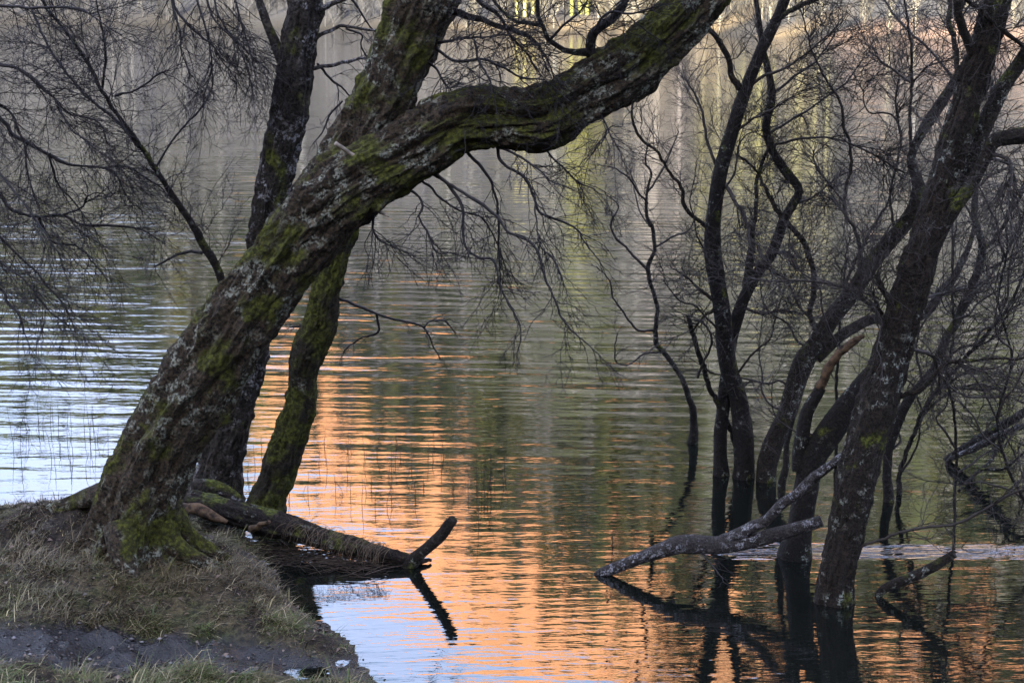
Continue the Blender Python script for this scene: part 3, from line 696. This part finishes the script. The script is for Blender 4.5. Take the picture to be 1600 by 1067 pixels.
# --- the clump of alders standing in the water on the right
TW = dict(n=20, L=(0.2, 0.5), up=0.06, wig=0.19, sub=2.2, r=0.0029)
def alder(name, label, px, py, seed, trunk, drift, mat, tw=None, under=0.35, cat="tree", **kw):
    b = G(px, py); t = Tree(name, label, cat, b, seed, M_TWIG2, kw.pop("group", None))
    t.limb(trunk, b[1], b[1] + drift, mat, "trunk", under=under, tw=tw, **kw)
    return t
def br(t, lst, tw=TW, mat=None):
    for it in lst:
        pts, dd = (it if isinstance(it, tuple) else (it, None))
        d = t.near(pts[0][0], pts[0][1])
        t.limb(pts, d, d + (dd if dd is not None else t.rng.uniform(-0.3, 0.3)), mat or (M_ALDER if pts[0][2] >= 9 else M_TWIG2), "branch", tw=tw, lobes=0.03)

A = alder("alder_tree", "slender dark alder bending left then right, second stem from left of the clump", 1162, 745, 51,
    [(1162, 745, 32), (1163, 690, 31), (1158, 640, 31), (1141, 580, 30), (1133, 530, 28), (1122, 460, 27), (1113, 390, 26), (1117, 320, 23), (1125, 270, 22), (1145, 200, 20), (1165, 140, 19), (1192, 75, 17), (1215, 30, 16), (1235, -20, 15), (1270, -110, 11)], -0.2, M_ALDERD, tw=dict(TW, n=44, t=(0.35, 0.95)), rough=0.005)
br(A, [([(1156, 138, 12), (1144, 118, 11), (1133, 84, 11), (1119, 59, 10), (1094, 31, 9), (1075, -10, 7)], -0.3), ([(1108, 362, 9), (1102, 354, 8), (1071, 323, 8), (1066, 295, 7), (1046, 270, 6), (1024, 233, 6), (1001, 216, 6), (988, 180, 5), (987, 135, 4)], -0.35),
       [(1120, 262, 7), (1116, 250, 6), (1105, 219, 6), (1097, 174, 5), (1085, 146, 4), (1069, 121, 3)], [(1128, 280, 8), (1153, 320, 7), (1167, 349, 6), (1172, 385, 6)], [(1118, 470, 8), (1113, 467, 8), (1091, 450, 6), (1077, 436, 4), (1052, 420, 3)],
       [(1120, 480, 9), (1100, 495, 6), (1085, 515, 4)], [(1214, 35, 9), (1240, 12, 10), (1275, -2, 9), (1310, -30, 7)], [(1170, 140, 7), (1190, 120, 6), (1230, 105, 5), (1270, 75, 4), (1310, 40, 3)], [(1140, 215, 6), (1170, 190, 5), (1200, 175, 4), (1240, 150, 3)]])
B = alder("alder_tree", "alder with a mossy zigzag stem crossing just right of the bent slender one", 1125, 742, 52,
    [(1125, 742, 22), (1125, 680, 21), (1132, 620, 21), (1140, 560, 19), (1152, 505, 19), (1166, 465, 19), (1184, 427, 16), (1206, 394, 15), (1223, 346, 15), (1237, 323, 14), (1249, 295, 14), (1223, 261, 14), (1204, 228, 12), (1198, 194, 12), (1206, 143, 12), (1192, 70, 10), (1184, 22, 9), (1175, -40, 8)], -0.1, M_ALDERD, tw=dict(TW, n=40, t=(0.4, 0.98)), rough=0.004)
br(B, [[(1166, 465, 15), (1168, 440, 14), (1172, 400, 13), (1178, 350, 10), (1180, 310, 8), (1187, 265, 7), (1200, 235, 5)], [(1222, 345, 9), (1209, 318, 9), (1192, 287, 7), (1178, 262, 5), (1150, 240, 4)], [(1206, 394, 7), (1225, 395, 8), (1240, 402, 8)], [(1160, 480, 6), (1190, 490, 6), (1215, 485, 5), (1245, 487, 3)],
       [(1200, 210, 6), (1240, 185, 5), (1280, 160, 4), (1320, 130, 3), (1340, 105, 2)], [(1205, 150, 5), (1240, 120, 5), (1275, 95, 4), (1305, 55, 3)], [(1240, 320, 5), (1275, 305, 4), (1305, 280, 3), (1345, 262, 2)], [(1204, 228, 5), (1245, 218, 5), (1290, 215, 4), (1340, 228, 3), (1380, 235, 2)]])
F = alder("alder_sapling", "thin wavering sapling at the left edge of the clump, kinked low down", 1085, 692, 53,
    [(1085, 694, 15), (1083, 650, 12), (1070, 605, 11), (1058, 580, 10), (1038, 551, 9), (1024, 531, 9), (1029, 484, 9), (1021, 455, 8), (1011, 422, 8), (1021, 391, 7), (1018, 357, 7), (1010, 337, 6), (1012, 300, 5), (1017, 270, 5), (1007, 250, 4), (1010, 225, 3)], -0.2, M_ALDERD, tw=dict(TW, n=14, t=(0.45, 1), L=(0.12, 0.3)), lobes=0.03)
br(F, [[(1011, 421, 6), (979, 388, 5), (959, 366, 5), (956, 343, 4), (967, 321, 3), (945, 303, 2)], [(1024, 516, 6), (996, 515, 5), (973, 486, 4), (956, 461, 4), (953, 439, 3), (931, 416, 2)], [(1012, 318, 5), (996, 298, 4), (982, 278, 4), (962, 264, 3), (939, 259, 2)],
       [(1022, 388, 4), (1050, 370, 4), (1075, 360, 3), (1085, 345, 2)], [(1037, 550, 4), (1005, 553, 4), (985, 568, 3), (965, 568, 3), (960, 548, 3), (965, 520, 2)], [(1012, 300, 4), (1030, 275, 4), (1045, 245, 3), (1060, 205, 2)], [(1016, 355, 4), (1000, 330, 3), (992, 300, 3), (985, 262, 2)]], tw=dict(TW, n=9, L=(0.10, 0.28), r=0.002, maxlev=1))
S = alder("broken_sapling", "thin leaning sapling with a snapped top beside the bent slender alder", 1156, 736, 54,
    [(1156, 738, 11), (1150, 700, 11), (1136, 660, 11), (1116, 620, 10), (1100, 575, 10), (1088, 540, 9), (1078, 505, 9), (1074, 492, 7)], -0.25, M_ALDERD, lobes=0.03)
br(S, [[(1090, 590, 6), (1102, 560, 5), (1112, 535, 5), (1100, 505, 4), (1085, 500, 4)]], tw=dict(TW, n=4, L=(0.08, 0.2), maxlev=1))
C_ = alder("alder_tree", "stout alder leaning right, its upper stem crossing behind the thickest trunk", 1196, 750, 55,
    [(1196, 752, 28), (1202, 715, 29), (1222, 660, 31), (1240, 610, 31), (1255, 566, 31), (1277, 535, 29), (1302, 494, 27), (1330, 460, 26), (1358, 415, 25), (1391, 375, 24), (1425, 335, 26), (1434, 310, 24), (1433, 285, 18), (1424, 250, 14), (1440, 212, 14), (1468, 168, 15), (1492, 132, 15), (1520, 80, 13), (1545, 0, 11), (1570, -90, 8)], 0.25, M_ALDER, tw=dict(TW, n=44, t=(0.35, 0.95)), rough=0.005)
br(C_, [([(1275, 560, 19), (1300, 535, 18), (1330, 515, 17), (1372, 497, 16), (1420, 498, 16), (1450, 485, 15), (1470, 455, 14), (1492, 428, 12), (1520, 363, 10), (1526, 300, 9), (1522, 240, 7), (1530, 180, 5)], 0.4), [(1285, 545, 12), (1268, 495, 11), (1271, 439, 11), (1263, 402, 11), (1246, 366, 11), (1226, 342, 10)],
        [(1350, 428, 8), (1338, 363, 7), (1321, 335, 7), (1321, 298, 6), (1329, 267, 6), (1329, 222, 6), (1318, 197, 6), (1315, 163, 5), (1293, 127, 5), (1270, 82, 4), (1253, 22, 3)], [(1423, 240, 7), (1422, 169, 6), (1425, 129, 6), (1422, 56, 5), (1414, 8, 4), (1410, -30, 3)], [(1425, 130, 5), (1402, 115, 5), (1380, 98, 4), (1357, 79, 3)],
        [(1398, 368, 6), (1391, 300, 5), (1402, 253, 5), (1408, 216, 5), (1394, 180, 4), (1357, 174, 3), (1346, 135, 2)], [(1490, 125, 6), (1453, 79, 5), (1408, 37, 5), (1380, 0, 4), (1360, -30, 3)], [(1408, 216, 5), (1400, 160, 4), (1405, 110, 3)], [(1330, 225, 4), (1370, 245, 4), (1400, 263, 3)], [(1425, 130, 4), (1450, 105, 4), (1480, 95, 3)],
        [(1310, 482, 7), (1330, 420, 6), (1350, 380, 5), (1385, 320, 4), (1400, 285, 3)], [(1290, 520, 6), (1250, 480, 5), (1230, 440, 4), (1205, 425, 3)], [(1321, 335, 4), (1300, 312, 4), (1293, 308, 4)], [(1321, 320, 4), (1275, 260, 4), (1270, 235, 3)]])
E_ = alder("forked_alder_stump", "low dark stem angling toward the thickest trunk, carrying a broken orange stub", 1245, 868, 57,
    [(1243, 870, 50), (1249, 830, 42), (1258, 775, 40), (1270, 718, 40), (1302, 665, 42), (1345, 612, 42), (1378, 572, 36), (1398, 540, 26)], -0.05, M_ALDERD, rough=0.006)
E_.limb([(1250, 735, 26), (1254, 690, 24), (1260, 645, 20), (1280, 605, 17)], None, 8.3, M_ALDERD, "branch")
E_.limb([(1279, 607, 16), (1300, 570, 13), (1320, 545, 13), (1336, 530, 10), (1350, 526, 3)], 8.3, 8.25, M_WOOD, "broken_branch", rough=0.007, rscale=70)["label"] = "snapped stub of bare orange wood"
E_.limb([(1222, 790, 12), (1224, 740, 12), (1232, 690, 10), (1240, 640, 7)], 8.7, 8.8, M_ALDERD, "branch", tw=dict(TW, n=4))
D = alder("alder_tree", "thickest alder of the right-hand clump, nearest, rising to the top right corner", 1303, 938, 56,
    [(1303, 945, 56), (1308, 900, 56), (1325, 820, 60), (1342, 740, 65), (1364, 660, 66), (1384, 590, 63), (1400, 530, 58), (1418, 470, 58), (1440, 400, 52), (1463, 330, 49), (1480, 270, 46), (1497, 200, 45), (1515, 140, 43), (1540, 60, 40), (1560, 0, 36), (1595, -90, 30), (1625, -200, 24)], 0.0, M_ALDER, sides=90, rough=0.012, rscale=26, lobes=0.10, seg=0.013, tw=dict(TW, n=40, t=(0.35, 0.95)))
br(D, [([(1440, 405, 34), (1462, 365, 31), (1490, 300, 28), (1509, 261, 26), (1532, 202, 25), (1563, 143, 24), (1593, 98, 22), (1630, 40, 18), (1680, -60, 13)], 0.15), ([(1430, 455, 28), (1458, 392, 24), (1481, 346, 22), (1515, 298, 20), (1534, 264, 19), (1546, 239, 20), (1556, 219, 24), (1600, 211, 26), (1660, 205, 22), (1740, 170, 16)], -0.2),
       [(1520, 100, 16), (1518, 90, 15), (1506, 56, 14), (1498, 22, 14), (1498, -20, 12)], [(1500, 125, 11), (1495, 105, 11), (1495, 76, 10), (1485, 42, 10), (1484, 0, 9), (1480, -40, 7)], [(1500, -10, 9), (1537, 20, 9), (1563, 45, 9), (1593, 67, 8), (1640, 90, 6)],
       [(1385, 500, 7), (1374, 495, 7), (1349, 467, 7), (1321, 450, 6), (1270, 439, 5), (1200, 439, 3), (1150, 432, 2)], [(1398, 482, 14), (1394, 478, 13), (1380, 455, 11), (1369, 430, 8)], [(1378, 490, 8), (1372, 480, 7), (1366, 468, 6)], [(1440, 466, 7), (1475, 458, 6), (1506, 450, 5)],
       ([(1395, 622, 11), (1408, 618, 10), (1436, 610, 10), (1461, 582, 9), (1481, 567, 8), (1509, 563, 7), (1551, 560, 6), (1600, 560, 5), (1660, 550, 4)], -0.5), [(1420, 548, 8), (1428, 546, 8), (1453, 553, 7), (1464, 570, 7), (1470, 600, 5)],
       ([(1290, 872, 6), (1330, 860, 6), (1369, 844, 6), (1430, 827, 6), (1500, 815, 6), (1577, 773, 6), (1610, 762, 5), (1680, 735, 4)], -0.4), [(1500, 280, 8), (1545, 250, 7), (1580, 260, 5), (1585, 300, 4), (1572, 340, 3)], [(1546, 240, 8), (1575, 250, 7), (1582, 270, 6), (1578, 300, 4)]])
R8 = alder("alder_sapling", "narrow dark stem right of the thickest trunk, splitting in two above", 1387, 782, 58,
    [(1387, 784, 15), (1386, 725, 14), (1397, 680, 14), (1414, 635, 15), (1456, 579, 14), (1484, 522, 14), (1520, 444, 13), (1534, 388, 12), (1523, 340, 10), (1526, 280, 8), (1540, 200, 6), (1550, 130, 4)], 0.2, M_ALDERD, tw=dict(TW, n=20, t=(0.4, 1)), lobes=0.04)
br(R8, [[(1534, 390, 9), (1560, 365, 8), (1590, 315, 7), (1600, 290, 6), (1630, 220, 4)], [(1500, 485, 6), (1540, 440, 5), (1570, 400, 4), (1600, 340, 3)], [(1460, 575, 6), (1500, 545, 5), (1550, 530, 4), (1580, 480, 3), (1610, 440, 2)]])
R9 = alder("alder_sapling", "thinner whippy stem arching away to the right edge beside the narrow dark one", 1406, 772, 59,
    [(1406, 774, 10), (1405, 742, 9), (1422, 691, 9), (1453, 624, 9), (1500, 570, 8), (1540, 525, 7), (1580, 470, 6), (1610, 400, 5), (1640, 320, 4)], -0.2, M_ALDERD, tw=dict(TW, n=22, t=(0.3, 1)), lobes=0.03)
br(R9, [[(1440, 650, 5), (1480, 615, 5), (1530, 600, 4), (1580, 620, 3), (1620, 640, 2)], [(1500, 570, 5), (1530, 600, 4), (1560, 660, 4), (1590, 720, 3), (1610, 780, 2)]])
T1 = alder("upright_shoot", "pencil-thin upright shoot in front of the low forked stem", 1306, 848, 60,
    [(1304, 850, 8), (1305, 780, 8), (1306, 708, 7), (1307, 657, 7), (1308, 584, 6), (1312, 514, 5), (1318, 440, 4), (1325, 380, 3)], 0.1, M_ALDERD, tw=dict(TW, n=8, t=(0.4, 1)), lobes=0.02)
T2 = alder("upright_shoot", "long thin shoot weaving upward right of the thickest trunk near the fallen boughs", 1492, 845, 61,
    [(1490, 848, 6), (1492, 780, 6), (1494, 700, 6), (1490, 640, 6), (1478, 580, 6), (1490, 530, 5), (1488, 430, 4), (1495, 340, 3)], 0.1, M_ALDERD, tw=dict(TW, n=14, t=(0.25, 1)), lobes=0.02)
T3 = alder("upright_shoot", "whippy shoot along the right edge curving over the fallen boughs", 1640, 860, 62,
    [(1640, 862, 8), (1600, 780, 7), (1570, 720, 6), (1560, 650, 6), (1580, 560, 5), (1560, 470, 5), (1575, 380, 4), (1560, 300, 3)], 0.1, M_ALDERD, tw=dict(TW, n=26, t=(0.15, 1)), lobes=0.02)

wk = np.random.default_rng(404)
def crooked(t, x0, y0, ang, nseg, step, w):
    pts = [(x0, y0, w)]; x, y, a_ = x0, y0, ang
    for k in range(nseg):
        a_ += wk.normal(0, 0.38); a_ = a_ * 0.85 + ang * 0.15
        x += math.cos(a_) * step * wk.uniform(.7, 1.3); y -= math.sin(a_) * step * wk.uniform(.7, 1.3); pts.append((x, y, w * (1 - 0.75 * (k + 1) / nseg)))
    return pts
for t, lst in ((T3, [(1600, 780, 2.4), (1575, 725, 1.9), (1560, 650, 1.2), (1578, 570, 2.2), (1562, 480, 1.0), (1570, 400, 2.0), (1562, 620, 2.6)]), (R9, [(1430, 672, 1.2), (1470, 605, 0.7), (1520, 548, 1.7), (1560, 498, 0.6), (1410, 735, 0.9)]),
               (R8, [(1390, 705, 1.1), (1440, 600, 1.9), (1490, 510, 1.0), (1525, 430, 0.7), (1528, 360, 2.1)]), (T2, [(1493, 740, 0.8), (1493, 700, 2.3), (1484, 600, 0.6), (1489, 500, 1.0), (1490, 440, 2.0)]),
               (T1, [(1306, 700, 2.2), (1307, 640, 1.0), (1310, 540, 2.0)]), (C_, [(1270, 545, 2.0), (1240, 610, 2.3), (1345, 438, 2.2), (1230, 645, 1.9)]), (A, [(1135, 540, 2.3), (1120, 450, 2.2), (1145, 590, 1.0), (1118, 330, 0.9)])):
    br(t, [crooked(t, x0, y0, an, 7, 27, 5.5) for x0, y0, an in lst], tw=dict(TW, n=12, L=(0.15, 0.42)))

# --- fallen wood
bL = G(640, 884)
log = Tree("fallen_log", "rotting mossy log lying from the bank into the water, tip forked upward", "log", bL, 71)
log.limb([(640, 878, 18), (600, 868, 24), (555, 856, 30), (500, 842, 36), (440, 824, 42), (380, 806, 42), (330, 790, 40), (296, 780, 34)], bL[1], 8.55, M_LOG, "trunk", sides=48, rough=0.010, rscale=20, lobes=0.14, seg=0.013)
log.limb([(284, 790, 12), (305, 797, 20), (330, 806, 18), (356, 816, 6)], 8.45, 8.36, M_WOOD, "split_wood", sides=24, rough=0.006)["label"] = "bare orange-brown split face of the log"
log.limb([(640, 884, 22), (655, 866, 18), (672, 850, 19), (688, 834, 20), (698, 820, 19), (706, 811, 15)], bL[1], 7.95, M_LOG, "branch", rough=0.003, under=0.12)
log.limb([(648, 880, 12), (664, 876, 8), (672, 878, 5)], bL[1], 8.2, M_LOG, "branch", rough=0.002, under=0.1)
log.limb([(392, 826, 12), (410, 820, 11), (418, 816, 8)], 8.3, 8.22, M_WOOD, "broken_stub", rough=0.002)
# dead grass caught on the log
rg = np.random.default_rng(77); a = Acc()
for i in range(150):
    u = rg.random() ** 0.8; px = 440 + 170 * u; py = 806 + 46 * u + rg.uniform(-4, 10); d = bL[1] + 0.28 * (1 - (px - 296) / 344) - 0.09
    p0 = P(px, py, d); n = 5; q = [p0]; dr = unit(np.array([rg.normal(-.5, .5), rg.normal(-.4, .3), 0.2]))
    for k in range(n):
        dr = unit(dr + np.array([rg.normal(0, .15), 0, -0.45])); nx_ = q[-1] + dr * rg.uniform(.015, .035)
        nx_[2] = max(nx_[2], 0.004); q.append(nx_)
    tube(a, np.array(q), np.linspace(.0013, .0006, n + 1), 3, cap=False, col=np.array([.12, .09, .06]) * rg.uniform(.3, 1.4))
M_STRAW = vcol("dead_straw", 0.7)
o = a.build("caught_grass", M_STRAW, log.e, log.base); tag(o, kind="stuff")

bF = G(938, 897)
fb = Tree("sunken_bough", "forked grey bough rising out of the water left of the thickest alder", "branch", bF, 72)
fb.limb([(932, 899, 10), (950, 891, 17), (1000, 871, 20), (1040, 856, 26), (1062, 850, 30), (1100, 850, 30), (1140, 848, 26), (1200, 838, 24), (1240, 826, 22), (1285, 812, 20)], bF[1], 7.84, M_PALEBARK, "branch", rough=0.004, under=0.15, sides=28)
fb.limb([(1120, 848, 22), (1150, 838, 20), (1190, 815, 18), (1225, 786, 17), (1260, 758, 16), (1300, 725, 14), (1332, 698, 11)], None, 7.7, M_PALEBARK, "branch", rough=0.003, sides=20)
fb.limb([(1040, 858, 14), (1048, 848, 12), (1054, 840, 9)], None, None, M_PALEBARK, "broken_stub")
fb.limb([(1085, 852, 4), (1110, 880, 3), (1130, 905, 2)], None, 7.75, M_TWIG, "branch", tw=dict(TW, n=5, L=(0.08, 0.2), grav=0.2), lobes=0)
bS = G(1368, 930)
st = Tree("floating_stick", "short dark stick slanting out of the water right of the thickest alder", "stick", bS, 73)
st.limb([(1368, 932, 11), (1395, 914, 16), (1430, 897, 17), (1465, 880, 16), (1490, 867, 14)], bS[1], 7.6, M_ALDER, "branch", under=0.12, rough=0.003)
st.limb([(1489, 868, 4), (1490, 830, 3), (1493, 790, 3), (1489, 740, 2)], 7.6, 7.6, M_TWIG, "branch", lobes=0)
bR = G(1480, 717)
fr_ = Tree("fallen_bough", "pair of crossed grey boughs lying in the water at the right edge", "branch", bR, 74)
fr_.limb([(1476, 720, 9), (1510, 696, 14), (1545, 674, 15), (1600, 645, 14), (1680, 605, 16), (1780, 560, 20)], bR[1], 9.4, M_ALDERD, "branch", under=0.12)
fr_.limb([(1488, 716, 8), (1540, 690, 12), (1580, 673, 11), (1640, 648, 12), (1700, 600, 13)], bR[1] - 0.15, 9.3, M_PALEBARK, "branch", under=0.12)
fr_.limb([(1498, 767, 7), (1518, 745, 7), (1549, 719, 7), (1563, 691, 6), (1580, 672, 6)], 9.2, 9.9, M_ALDERD, "branch", tw=dict(TW, n=5))
fr_.limb([(1529, 733, 6), (1568, 732, 6), (1600, 708, 5), (1650, 690, 4)], 9.3, 9.2, M_ALDERD, "branch", tw=dict(TW, n=6))

# ------------------------------------------------------------------ grass, litter and rushes
rg = np.random.default_rng(99)
def blades(acc, n, xr, yr, ln, wd, cols, wts, dens=None, lay=0.7, zoff=0.0):
    x = rg.uniform(*xr, n); y = rg.uniform(*yr, n)
    sdv = shore_dist(x, y); mud = mud_mask(x, y); keep = (sdv > 0.01) & (rg.random(n) > mud * 1.03 * np.where(y > 7.5, 0.35, 1.0))
    cl = fbm2(x, y, 6.5, 3, 61); keep &= rg.random(n) < np.clip(0.65 + 1.2 * cl, 0.25, 1)
    x, y, cl = x[keep], y[keep], cl[keep]; n = len(x)
    z = height(x, y) - 0.004 + zoff
    L = rg.uniform(*ln, n) * np.clip(1 + 1.1 * cl, 0.45, 2); az = rg.normal(0.0, 1.1, n) + 2.5 * fbm2(x, y, 1.6, 2, 66); tilt = np.clip(rg.normal(lay, 0.3, n), 0.05, 1.45)
    d = np.stack([np.cos(az) * np.sin(tilt), np.sin(az) * np.sin(tilt), np.cos(tilt)], -1)
    sdw = np.stack([-np.sin(az), np.cos(az), 0 * az], -1) * (rg.uniform(*wd, n) / 2)[:, None]
    b = np.stack([x, y, z], -1); m1 = b + d * (L * .45)[:, None]; t = b + d * L[:, None]; t[:, 2] -= L * rg.uniform(.05, .45, n)
    t[:, 2] = np.maximum(t[:, 2], z + 0.006)
    V = np.stack([b - sdw, b + sdw, m1 + sdw * .8, m1 - sdw * .8, t], 1).reshape(-1, 3); k = np.arange(n)[:, None] * 5
    gsel = fbm2(x, y, 1.3, 3, 71) + rg.normal(0, .35, n)
    ci = np.where(gsel > 0.28, 2, np.where(gsel > -0.1, 1, 0))
    ci = np.where(rg.random(n) < .12, 3, ci)
    cc = np.array(cols)[ci] * rg.uniform(.55, 1.35, (n, 1))
    acc.add(V, k + np.array([0, 1, 2, 3]), k + np.array([3, 2, 4]), np.repeat(cc, 5, 0))
GC = [(0.062, 0.047, 0.022), (0.078, 0.072, 0.020), (0.052, 0.078, 0.012), (0.24, 0.20, 0.10)]
a = Acc()
blades(a, 240000, (-4.0, -0.5), (5.4, 8.75), (0.016, 0.048), (0.0020, 0.0038), GC, None, lay=1.1)
blades(a, 42000, (-4.0, -0.6), (5.4, 8.75), (0.05, 0.13), (0.0018, 0.0034), [(0.095, 0.072, 0.04), (0.085, 0.074, 0.03), (0.05, 0.066, 0.015), (0.30, 0.25, 0.15)], None, lay=1.1)
blades(a, 20000, (-9, 4), (1.5, 9.3), (0.05, 0.14), (0.005, 0.009), GC, None, lay=0.8)
grass = tag(a.build("grass", vcol("grass_blades", 0.6, 0.3), smooth=False), "short matted green and straw coloured grass on the bank", "grass", kind="stuff")
# leaf litter and mud clods
a = Acc()
n = 1500; x = rg.uniform(-4, -0.5, n); y = rg.uniform(5.4, 8.7, n); k_ = (shore_dist(x, y) > 0.0); x, y = x[k_], y[k_]; z = height(x, y)
for i in range(len(x)):
    s_ = rg.uniform(.006, .016); az = rg.uniform(0, 6.28); t = rg.normal(0, .35, 2)
    u = np.array([math.cos(az), math.sin(az), t[0]]) * s_; v = np.array([-math.sin(az), math.cos(az), t[1]]) * s_ * .55
    c0 = np.array([x[i], y[i], z[i] + .008]); up = np.array([0, 0, s_ * .35])
    a.add([c0 - u, c0 - u * .2 - v + up, c0 + u, c0 - u * .2 + v + up], [(0, 1, 2, 3)], None, np.array([.075, .050, .034]) * rg.uniform(.3, 1.8))
tag(a.build("leaf_litter", vcol("dead_leaves", 0.45, 0.5), smooth=False), "brown dead leaves scattered over the bank and muddy rut", "leaf litter", kind="stuff")
# stones and clods trodden into the mud
a = Acc()
n = 5200; x = rg.uniform(-4, -0.4, n); y = rg.uniform(5.4, 8.3, n); k_ = (mud_mask(x, y) > 0.35 + 0.5 * rg.random(n)) & (shore_dist(x, y) > -0.08); x, y = x[k_], y[k_]; z = height(x, y)
ico = np.array([(1, 0, 0), (-1, 0, 0), (0, 1, 0), (0, -1, 0), (0, 0, 1), (0, 0, -1)], float)
icf = np.array([(0, 2, 4), (2, 1, 4), (1, 3, 4), (3, 0, 4), (2, 0, 5), (1, 2, 5), (3, 1, 5), (0, 3, 5)])
for i in range(len(x)):
    s_ = 0.004 + 0.012 * rg.random() ** 3
    v = ico * rg.uniform(.6, 1.3, (6, 1)) * (s_, s_, s_ * .6); t_ = rg.uniform(0, 6.28); ct, st_ = math.cos(t_), math.sin(t_)
    v = v @ np.array([(ct, st_, 0), (-st_, ct, 0), (0, 0, 1)])
    a.add(v + (x[i], y[i], z[i] + s_ * .25), None, icf, (np.array([.035, .028, .024]) if rg.random() < .8 else np.array([.11, .10, .10])) * rg.uniform(.5, 1.4))
tag(a.build("stones", vcol("wet_stones", 0.28, 0.6)), "small wet stones and clods trodden into the muddy rut", "stones", kind="stuff")
# washed-up dead rushes between log and bank
a = Acc()
for i in range(520):
    u = rg.random(); px = 300 + 290 * u + rg.normal(0, 14); py = 846 + 42 * u * .9 + rg.normal(0, 9); g0 = G(px, py, 0.012)
    if line_dist(np.array([g0[0]]), np.array([g0[1]]), np.array([G(310, 835)[:2], G(440, 880)[:2], G(600, 884)[:2]]))[0] > 0.32: continue
    az = rg.normal(-.15, .5); Ln = rg.uniform(.06, .28); d = np.array([math.cos(az), math.sin(az), rg.normal(0, .05)])
    zt = max(.006, float(height(np.array([g0[0]]), np.array([g0[1]]))[0]) + .008) + rg.random() * .015
    c0 = np.array([g0[0], g0[1], zt])
    tube(a, np.array([c0 - d * Ln / 2, c0 + np.array([0, 0, .008]), c0 + d * Ln / 2]), np.array([.0015, .0022, .001]), 3, cap=False, col=np.array([.035, .026, .019]) * rg.uniform(.3, 2.0))
tag(a.build("washed_up_rushes", M_STRAW), "dark mat of washed-up dead rushes between log and bank", "debris", kind="stuff")
# sparse dead stems standing in the lake
def reeds(name, label, spots, h, seed):
    rr = np.random.default_rng(seed); a = Acc(); o0 = G(*spots[0])
    for (px, py) in spots:
        g0 = G(px, py); hh_ = rr.uniform(*h); lean_ = rr.normal(0, .12, 2)
        q = [g0 - [0, 0, .08]]
        for k in range(1, 6): q.append(g0 + np.array([lean_[0] * hh_ * (k / 5) ** 1.6, lean_[1] * hh_ * k / 5, hh_ * k / 5]) + rr.normal(0, .002, 3))
        tube(a, np.array(q), np.linspace(.0022, .0009, 6), 3, cap=False)
        if rr.random() < .4:
            b = q[3]; tube(a, np.array([b, b + [rr.normal(0, .03), 0, -.04], b + [rr.normal(0, .06), 0, -.10]]), np.array([.0014, .0012, .0008]), 3, cap=False)
    tag(a.build(name, M_TWIG, None, o0), label, "reeds", kind="stuff")
rr = np.random.default_rng(3)
reeds("dead_reeds", "thin dead reed stems standing in the middle of the lake view", [(760 + rr.normal(0, 14), 765 + rr.normal(0, 14)) for _ in range(14)], (.12, .36), 1)
reeds("dead_reeds", "sparse dead stems in the orange water right of the mossy trunk", [(rr.uniform(380, 720), rr.uniform(690, 800)) for _ in range(46)], (.06, .20), 2)
reeds("dead_reeds", "faint dark stems in the bright water left of the leaning trunk", [(rr.normal(105, 55), rr.uniform(655, 745)) for _ in range(26)], (.08, .30), 4)
